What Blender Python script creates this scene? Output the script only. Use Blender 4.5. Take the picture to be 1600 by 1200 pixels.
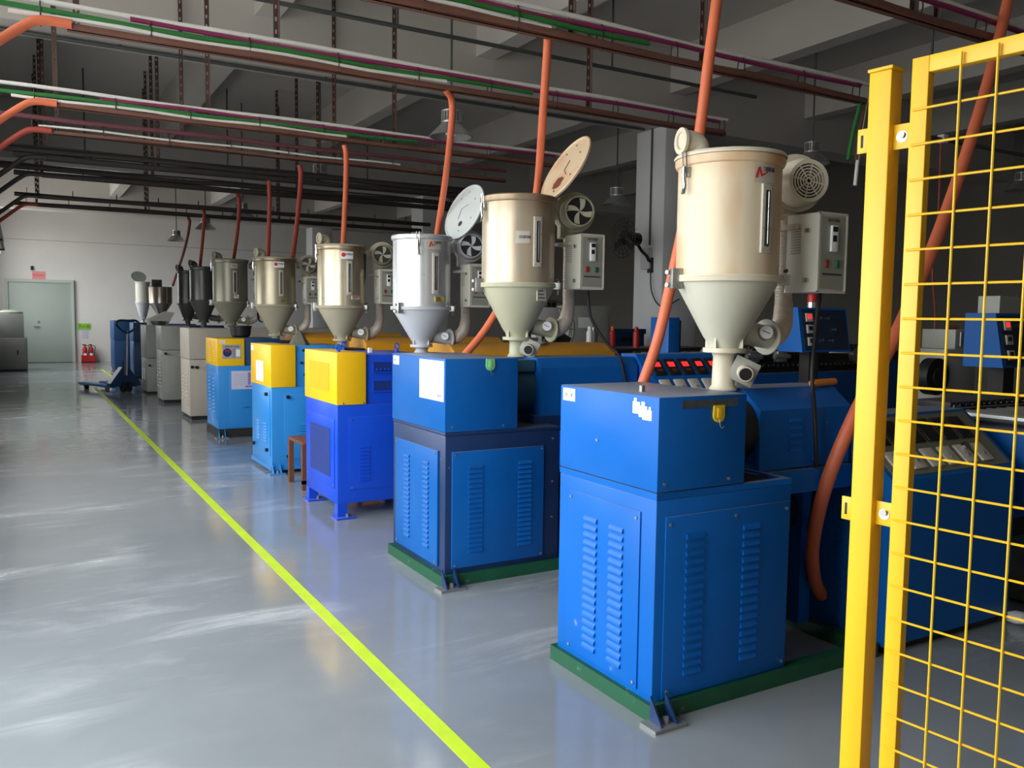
import bpy, bmesh, math, random
from mathutils import Vector, Matrix
random.seed(7)
R = math.radians
for o in list(bpy.data.objects): bpy.data.objects.remove(o)
scene = bpy.context.scene
col = scene.collection

# ------------------------------------------------------------------ camera
F, PITCH, YAW, ROLL, CH = 1322.79, .0776, .5276, .0128, 1.4
fw = Vector((math.sin(YAW)*math.cos(PITCH), math.cos(YAW)*math.cos(PITCH), -math.sin(PITCH)))
rt = Vector((math.cos(YAW), -math.sin(YAW), 0)); up = rt.cross(fw)
c_, s_ = math.cos(ROLL), math.sin(ROLL)
rt, up = rt*c_ + up*s_, up*c_ - rt*s_
cd = bpy.data.cameras.new('camera'); cam = bpy.data.objects.new('camera', cd); col.objects.link(cam)
cd.sensor_width = 36; cd.lens = 36*F/1600; cd.clip_start = .05; cd.clip_end = 200
m = Matrix((rt, up, -fw)).transposed().to_4x4(); m.translation = Vector((0, 0, CH)); cam.matrix_world = m
scene.camera = cam
scene.view_settings.view_transform = 'Standard'; scene.view_settings.look = 'None'
scene.view_settings.gamma = 1; scene.view_settings.use_curve_mapping = False
scene.view_settings.exposure = 0.0

# ------------------------------------------------------------------ sky light through the windows
W = bpy.data.worlds.new('sky'); scene.world = W; W.use_nodes = True
bg = W.node_tree.nodes['Background']; bg.inputs[1].default_value = 7.3
wt_ = W.node_tree; tcw = wt_.nodes.new('ShaderNodeTexCoord'); spw = wt_.nodes.new('ShaderNodeSeparateXYZ'); rpw = wt_.nodes.new('ShaderNodeValToRGB')
wt_.links.new(tcw.outputs['Generated'], spw.inputs[0]); wt_.links.new(spw.outputs[2], rpw.inputs[0]); wt_.links.new(rpw.outputs[0], bg.inputs[0])
# pale overcast sky above the horizon, paved yard below it
rpw.color_ramp.elements[0].position = 0.0; rpw.color_ramp.elements[0].color = (.42, .42, .40, 1)
rpw.color_ramp.elements[1].position = .04; rpw.color_ramp.elements[1].color = (.93, .97, 1, 1)
WALL_X = -.75
WINDOWS = [(.9, 4.3, .1, 3.85), (4.7, 8.4, .9, 3.85), (10.6, 13.6, .9, 2.0), (19.6, 25.7, 1.4, 3.85)]  # y0,y1,z0,z1 in the left wall
REAR_Y = -3.2
REARWIN = []                                     # x0,x1,z0,z1 in the wall behind the camera
def portal(loc, rot, sx, sy):
    l = bpy.data.lights.new('window_daylight', 'AREA'); l.shape = 'RECTANGLE'; l.size = sx; l.size_y = sy
    l.cycles.is_portal = True
    o = bpy.data.objects.new('window_daylight', l); col.objects.link(o); o.location = loc; o.rotation_euler = rot
for y0, y1, z0, z1 in WINDOWS: portal((WALL_X-.1, (y0+y1)/2, (z0+z1)/2), (0, R(-90), 0), z1-z0, y1-y0)
for x0, x1, z0, z1 in REARWIN: portal(((x0+x1)/2, REAR_Y-.1, (z0+z1)/2), (R(90), 0, 0), x1-x0, z1-z0)

# ------------------------------------------------------------------ materials
def lin(c):
    return tuple((v/255/12.92 if v/255 <= .04045 else ((v/255+.055)/1.055)**2.4) for v in c) + (1,)
MATS = {}
def mat(name, rgb, rough=.5, metal=0, var=.06, scale=6, dust=0, wear=None, wear_amt=.5, wear_scale=9, bump=0, emit=0, spec=.5, coat=0, rvar=.1, detail=6):
    """painted / metal / plastic surface: colour variation, optional dust settled on upward faces, optional chipped-paint blotches"""
    if name in MATS: return MATS[name]
    M = bpy.data.materials.new(name); M.use_nodes = True; MATS[name] = M
    nt = M.node_tree; N = nt.nodes; L = nt.links; b = N['Principled BSDF']
    b.inputs['Metallic'].default_value = metal; b.inputs['Specular IOR Level'].default_value = spec
    if coat: b.inputs['Coat Weight'].default_value = coat; b.inputs['Coat Roughness'].default_value = .08
    tc = N.new('ShaderNodeTexCoord')
    nz = N.new('ShaderNodeTexNoise'); nz.inputs['Scale'].default_value = scale; nz.inputs['Detail'].default_value = detail
    L.new(tc.outputs['Object'], nz.inputs['Vector'])
    mr = N.new('ShaderNodeMapRange'); L.new(nz.outputs[0], mr.inputs[0]); mr.inputs[1].default_value = .3; mr.inputs[2].default_value = .7
    mr.inputs[3].default_value = 1-var; mr.inputs[4].default_value = 1+var
    mx = N.new('ShaderNodeMix'); mx.data_type = 'RGBA'; mx.blend_type = 'MULTIPLY'; mx.inputs[0].default_value = 1
    mx.inputs['A'].default_value = lin(rgb); L.new(mr.outputs[0], mx.inputs['B'])
    out = mx.outputs['Result']
    rr = N.new('ShaderNodeMapRange'); L.new(nz.outputs[0], rr.inputs[0]); rr.inputs[3].default_value = max(.02, rough-rvar); rr.inputs[4].default_value = min(1, rough+rvar)
    L.new(rr.outputs[0], b.inputs['Roughness'])
    if wear:
        n2 = N.new('ShaderNodeTexNoise'); n2.inputs['Scale'].default_value = wear_scale; n2.inputs['Detail'].default_value = 9; n2.inputs['Roughness'].default_value = .65
        L.new(tc.outputs['Object'], n2.inputs['Vector'])
        r2 = N.new('ShaderNodeMapRange'); L.new(n2.outputs[0], r2.inputs[0]); r2.inputs[1].default_value = .66-.1*wear_amt; r2.inputs[2].default_value = .74-.08*wear_amt
        r2.inputs[4].default_value = .75
        m2 = N.new('ShaderNodeMix'); m2.data_type = 'RGBA'; L.new(r2.outputs[0], m2.inputs[0]); L.new(out, m2.inputs['A']); m2.inputs['B'].default_value = lin(wear); out = m2.outputs['Result']
    if dust:
        g = N.new('ShaderNodeNewGeometry'); sp = N.new('ShaderNodeSeparateXYZ'); L.new(g.outputs['Normal'], sp.inputs[0])
        r3 = N.new('ShaderNodeMapRange'); L.new(sp.outputs[2], r3.inputs[0]); r3.inputs[1].default_value = .82; r3.inputs[2].default_value = .99; r3.inputs[4].default_value = dust
        m3 = N.new('ShaderNodeMix'); m3.data_type = 'RGBA'; L.new(r3.outputs[0], m3.inputs[0]); L.new(out, m3.inputs['A']); m3.inputs['B'].default_value = lin((150, 148, 142)); out = m3.outputs['Result']
    L.new(out, b.inputs['Base Color'])
    if bump:
        bp = N.new('ShaderNodeBump'); bp.inputs['Strength'].default_value = bump; bp.inputs['Distance'].default_value = .01; L.new(nz.outputs[0], bp.inputs['Height']); L.new(bp.outputs[0], b.inputs['Normal'])
    if emit:
        b.inputs['Emission Color'].default_value = lin(rgb); b.inputs['Emission Strength'].default_value = emit
    return M
def stained(name, rgb, stain, zlo, zhi, rough=.35, metal=.2, top=.6):
    """enamel drum with baked-on heat stain near its rim and in patches; zlo..zhi are the drum's own heights"""
    M = mat(name, rgb, rough, metal, var=.04, scale=4)
    nt = M.node_tree; N = nt.nodes; L = nt.links; b = N['Principled BSDF']
    src = b.inputs['Base Color'].links[0].from_socket
    tc = N.new('ShaderNodeTexCoord'); sp = N.new('ShaderNodeSeparateXYZ'); L.new(tc.outputs['Object'], sp.inputs[0])
    a = N.new('ShaderNodeMapRange'); L.new(sp.outputs[2], a.inputs[0]); a.inputs[1].default_value = zlo+(zhi-zlo)*.72; a.inputs[2].default_value = zhi; a.inputs[4].default_value = top
    nz = N.new('ShaderNodeTexNoise'); nz.inputs['Scale'].default_value = 5; nz.inputs['Detail'].default_value = 3
    mp = N.new('ShaderNodeMapping'); mp.inputs['Scale'].default_value = (1, 1, .35); L.new(tc.outputs['Object'], mp.inputs[0]); L.new(mp.outputs[0], nz.inputs['Vector'])
    c = N.new('ShaderNodeMapRange'); L.new(nz.outputs[0], c.inputs[0]); c.inputs[1].default_value = .48; c.inputs[2].default_value = .75; c.inputs[4].default_value = .8
    ad = N.new('ShaderNodeMath'); ad.operation = 'ADD'; ad.use_clamp = True; L.new(a.outputs[0], ad.inputs[0]); L.new(c.outputs[0], ad.inputs[1])
    m3 = N.new('ShaderNodeMix'); m3.data_type = 'RGBA'; L.new(ad.outputs[0], m3.inputs[0]); L.new(src, m3.inputs['A']); m3.inputs['B'].default_value = lin(stain)
    L.new(m3.outputs['Result'], b.inputs['Base Color'])
    return M
def floor_mat():
    M = bpy.data.materials.new('grey_epoxy'); M.use_nodes = True; nt = M.node_tree; N = nt.nodes; L = nt.links; b = N['Principled BSDF']
    tc = N.new('ShaderNodeTexCoord')
    def noise(scale, detail, stretch=(1, 1, 1), rough=.6, dist=0):
        mp = N.new('ShaderNodeMapping'); mp.inputs['Scale'].default_value = stretch; L.new(tc.outputs['Object'], mp.inputs[0])
        n = N.new('ShaderNodeTexNoise'); n.inputs['Scale'].default_value = scale; n.inputs['Detail'].default_value = detail; n.inputs['Roughness'].default_value = rough; n.inputs['Distortion'].default_value = dist
        L.new(mp.outputs[0], n.inputs['Vector']); return n.outputs[0]
    def rng(s, a, b_, c, d):
        r = N.new('ShaderNodeMapRange'); L.new(s, r.inputs[0]); r.inputs[1].default_value = a; r.inputs[2].default_value = b_; r.inputs[3].default_value = c; r.inputs[4].default_value = d; return r.outputs[0]
    def mul(a, b_):
        k = N.new('ShaderNodeMath'); k.operation = 'MULTIPLY'; L.new(a, k.inputs[0]); L.new(b_, k.inputs[1]); return k.outputs[0]
    def mix(f, a, bcol):
        x = N.new('ShaderNodeMix'); x.data_type = 'RGBA'; L.new(f, x.inputs[0])
        if isinstance(a, tuple): x.inputs['A'].default_value = a
        else: L.new(a, x.inputs['A'])
        x.inputs['B'].default_value = bcol; return x.outputs['Result']
    c = mix(rng(noise(.7, 5), .35, .65, 0, 1), lin((130, 136, 140)), lin((144, 149, 153)))
    scuff = mul(rng(noise(2.0, 9, (.4, 1.5, 1), .7, .5), .48, .66, 0, .5), rng(noise(.6, 3, (.8, 1.2, 1)), .45, .58, 0, 1))   # whitish scuffed patches
    c = mix(scuff, c, lin((212, 215, 218)))
    dark = mul(rng(noise(1.1, 8, (1, .5, 1), .7), .56, .74, 0, .5), rng(noise(.4, 2), .45, .65, 0, 1))
    c = mix(dark, c, lin((126, 130, 134)))
    L.new(c, b.inputs['Base Color'])
    ro = N.new('ShaderNodeMath'); ro.operation = 'ADD'; L.new(rng(noise(3.1, 6), .3, .7, .07, .16), ro.inputs[0]); L.new(rng(scuff, 0, .7, 0, .3), ro.inputs[1])
    L.new(ro.outputs[0], b.inputs['Roughness'])
    bp = N.new('ShaderNodeBump'); bp.inputs['Strength'].default_value = .12; bp.inputs['Distance'].default_value = .02; L.new(noise(2.5, 2), bp.inputs['Height']); L.new(bp.outputs[0], b.inputs['Normal'])
    b.inputs['Specular IOR Level'].default_value = .6
    return M
FLOOR = floor_mat()
WALL = mat('white_wall_paint', (228, 224, 218), .75, 0, .03, 1.5)
CEIL = mat('ceiling_paint', (196, 191, 184), .85, 0, .05, 1.2)
COLP = mat('column_paint', (230, 230, 230), .7, 0, .03, 2)
DARKW = mat('shade_dark_wall_paint', (120, 116, 108), .85, 0, .06, 1.2)  # wall paint darkened to stand for the dim right side of the hall
LINE = mat('lime_floor_paint', (196, 226, 40), .4, 0, .08, 9, wear=(150, 160, 120), wear_amt=.25, wear_scale=6)
B1 = mat('royal_blue_enamel', (8, 98, 186), .38, 0, .07, 3, dust=.75, spec=.25, wear=(130, 150, 178), wear_amt=.0, wear_scale=7)
B2 = mat('steel_blue_enamel', (12, 92, 168), .4, 0, .08, 3, dust=.6, spec=.25, wear=(120, 135, 150), wear_amt=-.2, wear_scale=7)
NAVY = mat('navy_frame_enamel', (24, 50, 92), .42, 0, .12, 5, dust=.3, wear=(140, 150, 160), wear_amt=.02, wear_scale=14)
B3 = mat('ultramarine_enamel', (20, 76, 208), .36, 0, .05, 3, dust=.3, spec=.3)
B3D = mat('ultramarine_mesh', (22, 52, 130), .5, 0, .05, 30)
CY = mat('sky_blue_enamel', (42, 138, 214), .36, 0, .05, 3, dust=.4, wear=(120, 165, 200), wear_amt=-.1)
YE = mat('machine_yellow', (252, 198, 16), .38, 0, .04, 3, dust=.15)
AMB = mat('amber_cover', (226, 158, 30), .42, 0, .06, 4, dust=.2)
BEI = mat('beige_enamel', (196, 186, 170), .45, 0, .06, 3, dust=.3, wear=(130, 122, 110), wear_amt=-.1)
GRY = mat('grey_enamel', (158, 158, 150), .45, 0, .06, 3, dust=.3, wear=(90, 88, 84), wear_amt=.0)
DBL = mat('dark_blue_enamel', (28, 70, 116), .45, 0, .08, 3, dust=.3)
PJB = mat('pallet_truck_blue', (26, 58, 96), .45, 0, .08, 6)
PJF = mat('fork_blue', (64, 128, 186), .4, 0, .08, 6)
GRN = mat('green_base_paint', (20, 82, 54), .5, 0, .15, 6, wear=(140, 156, 146), wear_amt=.12, wear_scale=12)
STEEL = mat('worn_steel', (170, 170, 166), .4, .8, .1, 12)
CHROME = mat('bright_steel', (206, 206, 204), .22, 1, .04, 12)
BLK = mat('black_plastic', (24, 24, 25), .5, 0, .1, 8)
DRK = mat('dark_machinery', (46, 45, 43), .55, .3, .2, 9, dust=.2)
RUB = mat('black_cable', (22, 22, 23), .55)
ORG = mat('orange_hose', (222, 114, 76), .5, 0, .08, 5)
RED = mat('red_paint', (188, 36, 36), .4)
REDH = mat('dimmed_hose_red', (164, 66, 52), .5, 0, .08, 5)  # hose orange darkened to red for the dimmer far hoses; also the red cord
CREAM = mat('cream_enamel', (222, 212, 188), .38, 0, .05, 5, dust=.1)
CONE1 = mat('pale_sage_enamel', (206, 205, 186), .42, 0, .04, 4)
CONE2 = mat('olive_sage_enamel', (188, 186, 158), .45, 0, .05, 4)
CONE3 = mat('light_grey_enamel', (196, 199, 202), .45, 0, .04, 4)
CONE4 = mat('tan_enamel', (172, 164, 140), .48, 0, .06, 4)
CONE5 = mat('dusty_olive_enamel', (140, 138, 120), .5, 0, .08, 4)
CONE6 = mat('soot_grey_enamel', (82, 82, 78), .5, 0, .1, 5)
D1 = stained('cream_drum', (230, 214, 184), (208, 146, 88), .0, .5, .46, .05, .6)
D2 = stained('bronzed_drum', (200, 186, 162), (150, 122, 92), .0, .5, .36, .45, .7)
D3 = mat('silver_drum', (226, 229, 230), .3, .6, .04, 3)
D4 = stained('tan_steel_drum', (204, 194, 168), (150, 128, 96), 0, .5, .3, .6, .5)
D5 = stained('khaki_steel_drum', (178, 168, 142), (128, 112, 88), 0, .5, .34, .5, .5)
D6 = mat('olive_steel_drum', (142, 140, 124), .36, .4, .06, 4)
D7 = mat('soot_steel_drum', (92, 92, 88), .34, .5, .1, 4)
D9 = mat('polished_steel_drum', (200, 190, 176), .22, .9, .06, 4)
DUCT = mat('foil_duct', (212, 200, 184), .45, .25, .1, 18, bump=.3)
BOXG = mat('box_grey_enamel', (208, 206, 192), .42, 0, .03, 4)
PANEL = mat('panel_grey', (150, 150, 136), .5, 0, .03, 8)
WHITE = mat('white_paper', (240, 241, 242), .6, 0, .02, 9)
LILAC = mat('lilac_paper', (202, 200, 222), .6, 0, .02, 9)
PINK = mat('pink_card', (240, 150, 150), .6, 0, .03, 9)
LIME = mat('lime_card', (150, 206, 70), .6, 0, .05, 9)
INK = mat('dark_print', (66, 64, 66), .6)
INKL = mat('pale_print', (150, 150, 156), .6)
INKR = mat('red_print', (206, 44, 44), .5)
INKV = mat('violet_print', (140, 120, 190), .6)
PLATE = mat('silver_plate', (204, 198, 184), .45, .1, .04, 9)
GLASSD = mat('dark_sight_glass', (52, 56, 58), .12, 0, .1, 9)
PVCW = mat('white_pipe', (226, 222, 214), .4, 0, .04, 8)
PVCM = mat('magenta_pipe', (136, 44, 88), .4, 0, .05, 8)
PVCG = mat('green_pipe', (44, 118, 52), .4, 0, .05, 8)
BRN = mat('brown_channel', (122, 82, 68), .6, .2, .12, 9)
HNG = mat('brown_angle_iron', (86, 66, 58), .6, .3, .12, 9)
DPI = mat('shade_dark_pipe', (58, 54, 52), .5, .2, .1, 8)  # near-black colour stands in for far pipes looking dark where unlit
CND = mat('grey_conduit', (88, 92, 90), .5, .4, .1, 8)
LAMPG = mat('lamp_aluminium', (190, 190, 188), .35, .7, .06, 8)
FY = mat('fence_yellow', (246, 194, 28), .35, 0, .03, 3, wear=(150, 110, 30), wear_amt=-.5, wear_scale=20)
DOORP = mat('door_sage', (176, 186, 176), .5, 0, .03, 2)
DOORF = mat('door_frame_sage', (190, 198, 188), .45, 0, .03, 2)
HOOKY = mat('yellow_hook', (250, 208, 40), .4)
HOOKG = mat('pale_green_hook', (140, 216, 140), .4)
LED = mat('red_led', (255, 40, 40), .5, 0, 0, 5, emit=1.6)
RUST = mat('rust_patch', (128, 66, 46), .8, 0, .2, 20)
SIGREEN = mat('green_button', (40, 104, 84), .4)
SIRED = mat('red_button', (150, 52, 42), .4)
LIDIN = stained('stained_lid', (232, 208, 172), (216, 150, 110), -.3, .3, .45, .1, .2)
GASK = mat('white_gasket', (206, 204, 196), .7, 0, .1, 20)
WOOD = mat('brown_plank', (110, 66, 48), .6, 0, .15, 12)
FLOORY = mat('sack_khaki', (128, 132, 114), .7, 0, .12, 9)
GREYB = mat('dust_grey_casting', (168, 168, 158), .5, .1, .06, 6)

# ------------------------------------------------------------------ mesh helpers
class MB:
    def __init__(s): s.bm = bmesh.new()
    def box(s, x0, x1, y0, y1, z0, z1, bev=0, mtx=None):
        ret = bmesh.ops.create_cube(s.bm, size=1)
        vs = ret['verts']
        for v in vs: v.co = Vector((x0+(x1-x0)*(v.co.x+.5), y0+(y1-y0)*(v.co.y+.5), z0+(z1-z0)*(v.co.z+.5)))
        if bev:
            es = list({e for v in vs for e in v.link_edges})
            r = bmesh.ops.bevel(s.bm, geom=es, offset=bev, segments=2, affect='EDGES', profile=.5)
            vs = list({v for f in r['faces'] for v in f.verts} | {v for v in vs if v.is_valid})
        if mtx is not None: bmesh.ops.transform(s.bm, matrix=mtx, verts=vs)
        return s
    def prism(s, poly, axis, a, b):
        """extrude a 2-d polygon along axis 'x','y','z' from a to b; poly in the two other axes in order"""
        def P(u, v, t): return {'x': (t, u, v), 'y': (u, t, v), 'z': (u, v, t)}[axis]
        A = [s.bm.verts.new(P(u, v, a)) for u, v in poly]; B = [s.bm.verts.new(P(u, v, b)) for u, v in poly]
        n = len(poly); s.bm.faces.new(A[::-1]); s.bm.faces.new(B)
        for i in range(n): s.bm.faces.new((A[i], A[(i+1) % n], B[(i+1) % n], B[i]))
        return s
    def cyl(s, p0, p1, r, n=16, r2=None, cap=True):
        p0, p1 = Vector(p0), Vector(p1); r2 = r if r2 is None else r2
        d = (p1-p0).normalized(); a = d.orthogonal().normalized(); b = d.cross(a)
        A = []; B = []
        for i in range(n):
            t = 2*math.pi*i/n; q = a*math.cos(t)+b*math.sin(t); A.append(s.bm.verts.new(p0+q*r)); B.append(s.bm.verts.new(p1+q*r2))
        for i in range(n): s.bm.faces.new((A[i], A[(i+1) % n], B[(i+1) % n], B[i]))
        if cap: s.bm.faces.new(A[::-1]); s.bm.faces.new(B)
        return s
    def lathe(s, prof, n=32, c=(0, 0, 0), mtx=None):
        rings = []
        for r, z in prof:
            if r < 1e-5: rings.append([s.bm.verts.new((c[0], c[1], c[2]+z))])
            else: rings.append([s.bm.verts.new((c[0]+r*math.cos(2*math.pi*i/n), c[1]+r*math.sin(2*math.pi*i/n), c[2]+z)) for i in range(n)])
        for A, B in zip(rings, rings[1:]):
            for i in range(n):
                a = [A[i % len(A)], A[(i+1) % n % len(A)], B[(i+1) % n % len(B)], B[i % len(B)]]
                a = [v for k, v in enumerate(a) if v not in a[:k]]
                if len(a) > 2:
                    try: s.bm.faces.new(a)
                    except ValueError: pass
        if mtx is not None: bmesh.ops.transform(s.bm, matrix=mtx, verts=[v for r in rings for v in r])
        return s
    def tube(s, pts, r, n=10, rf=None, cap=True):
        pts = [Vector(p) for p in pts]; prev = None; rings = []
        for i, p in enumerate(pts):
            d = (pts[min(i+1, len(pts)-1)]-pts[max(i-1, 0)]).normalized()
            if prev is None: a = d.orthogonal().normalized()
            else: a = (prev-d*prev.dot(d)).normalized()
            prev = a; b = d.cross(a); rr = rf(i, len(pts)) if rf else r
            rings.append([s.bm.verts.new(p+(a*math.cos(2*math.pi*k/n)+b*math.sin(2*math.pi*k/n))*rr) for k in range(n)])
        for A, B in zip(rings, rings[1:]):
            for k in range(n): s.bm.faces.new((A[k], A[(k+1) % n], B[(k+1) % n], B[k]))
        if cap: s.bm.faces.new(rings[0][::-1]); s.bm.faces.new(rings[-1])
        return s
    def mesh(s, name, material):
        bmesh.ops.recalc_face_normals(s.bm, faces=s.bm.faces[:])
        me = bpy.data.meshes.new(name); s.bm.to_mesh(me); s.bm.free(); me.materials.append(material)
        me.shade_smooth(); me.set_sharp_from_angle(angle=R(32)); return me
    def build(s, name, material, parent=None, label=None, loc=None):
        return link(name, s.mesh(name, material), parent, label, loc)
def link(name, me, parent=None, label=None, loc=None, rot=None):
    o = bpy.data.objects.new(name, me); col.objects.link(o)
    if parent: o.parent = parent
    if loc: o.location = loc
    if rot: o.rotation_euler = rot
    if label: o['label'] = label
    return o
def thing(name, label, cat, loc=(0, 0, 0), rz=0, group=None):
    o = bpy.data.objects.new(name, None); col.objects.link(o); o.location = loc; o.rotation_euler = (0, 0, rz); o.empty_display_size = .1
    return tag(o, label, cat, group)
def tag(o, label, cat, group=None, kind=None):
    o['label'] = label; o['category'] = cat
    if group: o['group'] = group
    if kind: o['kind'] = kind
    return o
def struct(o, label=None):
    o['kind'] = 'structure'
    if label: o['label'] = label
    return o
def smooth_path(pts, n=10):
    pts = [Vector(p) for p in pts]; P = [pts[0]*2-pts[1]]+pts+[pts[-1]*2-pts[-2]]; out = []
    for i in range(1, len(P)-2):
        for k in range(n):
            t = k/n; a, b, c, d = P[i-1], P[i], P[i+1], P[i+2]
            out.append(.5*((2*b)+(c-a)*t+(2*a-5*b+4*c-d)*t*t+(3*b-a-3*c+d)*t**3))
    return out+[pts[-1]]
def text(s, size, material, parent, loc, face='-y', name='lettering', depth=.0006, label=None, xs=1.0):
    """flat lettering lying on a face that looks toward -y, -x or at a given rotation"""
    cu = bpy.data.curves.new(name, 'FONT'); cu.body = s; cu.size = size; cu.align_x = 'CENTER'; cu.align_y = 'CENTER'; cu.extrude = depth; cu.resolution_u = 2
    t = bpy.data.objects.new(name, cu); col.objects.link(t)
    dg = bpy.context.evaluated_depsgraph_get(); me = bpy.data.meshes.new_from_object(t.evaluated_get(dg))
    bpy.data.objects.remove(t); me.materials.clear(); me.materials.append(material)
    rot = {'-y': (R(90), 0, 0), '-x': (R(90), 0, R(-90))}.get(face, face)
    o = link(name, me, parent, label, loc, rot); o.scale = (xs, 1, 1); return o

# ================================================================== SETTING
XR, YB, ZC = 15.3, 26.92, 4.9
struct(MB().box(WALL_X-.2, XR, REAR_Y-.3, YB+.2, -.2, 0).build('floor', FLOOR), 'grey epoxy factory floor with pale scuffs')
# lime line painted along the aisle: two runs, the far one a hand's width to the right
ln = MB().box(1.178, 1.235, REAR_Y, 18.9, .0, .0015).build('floor_line', LINE); struct(ln, 'lime yellow line painted along the aisle floor')
ln2 = MB().box(1.72, 1.785, 17.9, 23.2, .0, .0015).build('floor_line', LINE); struct(ln2, 'far lime line leading to the pallet truck')
wb = struct(MB().box(WALL_X-.2, XR, YB, YB+.2, 0, ZC).build('wall_back', WALL), 'white plaster end wall of the hall')
MB().box(WALL_X, XR, YB-.006, YB, 3.37, 3.385).build('plaster_joint', mat('joint_grey', (176, 172, 166), .8), wb)  # slightly greyer line marking the plaster joint
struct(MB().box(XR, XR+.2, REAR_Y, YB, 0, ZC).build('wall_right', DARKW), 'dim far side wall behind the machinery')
def wall_with_holes(axis, fixed, a0, a1, holes, name, label):
    b = MB(); cuts = sorted({a0, a1, *[h[0] for h in holes], *[h[1] for h in holes]})
    for p, q in zip(cuts, cuts[1:]):
        hs = [h for h in holes if h[0] <= p+1e-6 and h[1] >= q-1e-6]
        zs = [(0, ZC)] if not hs else [(0, hs[0][2]), (hs[0][3], ZC)]
        for z0, z1 in zs:
            if axis == 'x': b.box(fixed-.2, fixed, p, q, z0, z1)
            else: b.box(p, q, fixed-.2, fixed, z0, z1)
    return struct(b.build(name, WALL), label)
wall_with_holes('x', WALL_X, REAR_Y-.2, YB, WINDOWS, 'wall_left', 'window wall along the aisle')
wall_with_holes('y', REAR_Y, WALL_X, XR, REARWIN, 'wall_front', 'wall with a wide window behind the viewer')
ALU = mat('window_aluminium', (200, 202, 204), .4, .6)
for i, (y0, y1, z0, z1) in enumerate(WINDOWS):
    w = struct(MB().box(WALL_X-.16, WALL_X-.08, y0, y1, z0, z0+.05).box(WALL_X-.16, WALL_X-.08, y0, y1, z1-.05, z1).box(WALL_X-.16, WALL_X-.08, y0, y0+.05, z0+.05, z1-.05).box(WALL_X-.16, WALL_X-.08, y1-.05, y1, z0+.05, z1-.05).build('window_%d' % (i+1), ALU))
    n = max(1, round((y1-y0)/1.1))
    for k in range(1, n): MB().box(WALL_X-.15, WALL_X-.09, y0+(y1-y0)*k/n-.02, y0+(y1-y0)*k/n+.02, z0+.05, z1-.05).build('mullion', ALU, w)
for i, (x0, x1, z0, z1) in enumerate(REARWIN):
    w = struct(MB().box(x0, x1, REAR_Y-.16, REAR_Y-.08, z0, z0+.05).box(x0, x1, REAR_Y-.16, REAR_Y-.08, z1-.05, z1).box(x0, x0+.05, REAR_Y-.16, REAR_Y-.08, z0, z1).box(x1-.05, x1, REAR_Y-.16, REAR_Y-.08, z0, z1).build('window_%d' % (len(WINDOWS)+1), ALU))
    for k in range(1, 5): MB().box(x0+(x1-x0)*k/5-.02, x0+(x1-x0)*k/5+.02, REAR_Y-.15, REAR_Y-.09, z0+.05, z1-.05).build('mullion', ALU, w)
ce = struct(MB().box(WALL_X-.2, XR+.2, REAR_Y-.2, YB+.2, ZC, ZC+.2).build('ceiling', CEIL), 'concrete slab ceiling crossed by beams')
XB = [(1.05, 1.5), (8.74, 9.2), (16.42, 16.88), (24.1, 24.56)]
for y0, y1 in XB: MB().box(WALL_X, XR, y0, y1, 3.93, ZC).build('main_beam', CEIL, ce)
YBX = [2.1, 4.57, 7.42, 9.95, 12.5]
for x in YBX:
    cuts = [REAR_Y]+[v for p in XB for v in p]+[YB]
    for a, b_ in zip(cuts[::2], cuts[1::2]): MB().box(x, x+.23, a, b_, 4.347, ZC).build('cross_beam', CEIL, ce)
for k, (yy, lab) in enumerate(((8.72, 'white square column carrying a wall fan'), (16.4, 'white square column standing behind the pale silver hopper'), (24.1, 'far white column near the end wall'))):
    c = MB().box(7.35, 7.95, yy, yy+.6, 0, 3.93, .012).build('column', COLP); struct(c, lab)
MB().cyl((7.335, 8.98, 2.4), (7.335, 8.98, 3.93), .013, 8).build('conduit', CND, bpy.data.objects['column'])
MB().box(7.29, 7.35, 8.93, 9.11, 2.08, 2.36, .008).build('junction_box', mat('junction_box_grey', (196, 196, 194), .5), bpy.data.objects['column'])

# door in the end wall
dr = struct(MB().box(-.22, 1.3, YB-.05, YB-.01, .01, 2.22, .004).build('door_1', DOORP), 'pale green metal door in the end wall')
MB().box(-.3, -.22, YB-.09, YB, 0, 2.3).box(1.3, 1.37, YB-.09, YB, 0, 2.3).box(-.22, 1.3, YB-.09, YB, 2.22, 2.3).build('door_frame', DOORF, dr)
h = MB().cyl((.48, YB-.05, 1.0), (.48, YB-.11, 1.0), .018, 10).box(.36, .49, YB-.125, YB-.105, .99, 1.015).build('door_handle', CHROME, dr)
MB().cyl((.48, YB-.05, 1.13), (.48, YB-.075, 1.13), .03, 12).build('lock', CHROME, dr)
def card(name, x0, x1, z0, z1, m, label, lines, ink):
    o = tag(MB().box(x0, x1, YB-.012, YB-.002, z0, z1).build(name, m), label, 'sign')
    for s, zf, sz in lines: text(s, sz, ink, o, ((x0+x1)/2, YB-.0135, z0+(z1-z0)*zf))
    return o
card('wall_sign', .362, .68, 2.3, 2.52, PINK, 'pink paper sign taped above the green door', [('安全出口', .5, .07)], INKR)
card('wall_sign', 1.44, 1.78, .915, 1.1, LIME, 'bright green sign on the end wall beside the door', [('灭火器', .5, .1)], INK)
card('notice_sheet', 1.545, 1.7, .68, .9, LILAC, 'pale lilac notice sheet below the green sign', [('- - -', .7, .05)], INKL)
tag(MB().box(.33, .39, YB-.07, YB, 2.55, 2.66, .006).build('emergency_lamp', BLK), 'tiny dark lamp box above the pink sign', 'lamp')

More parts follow.
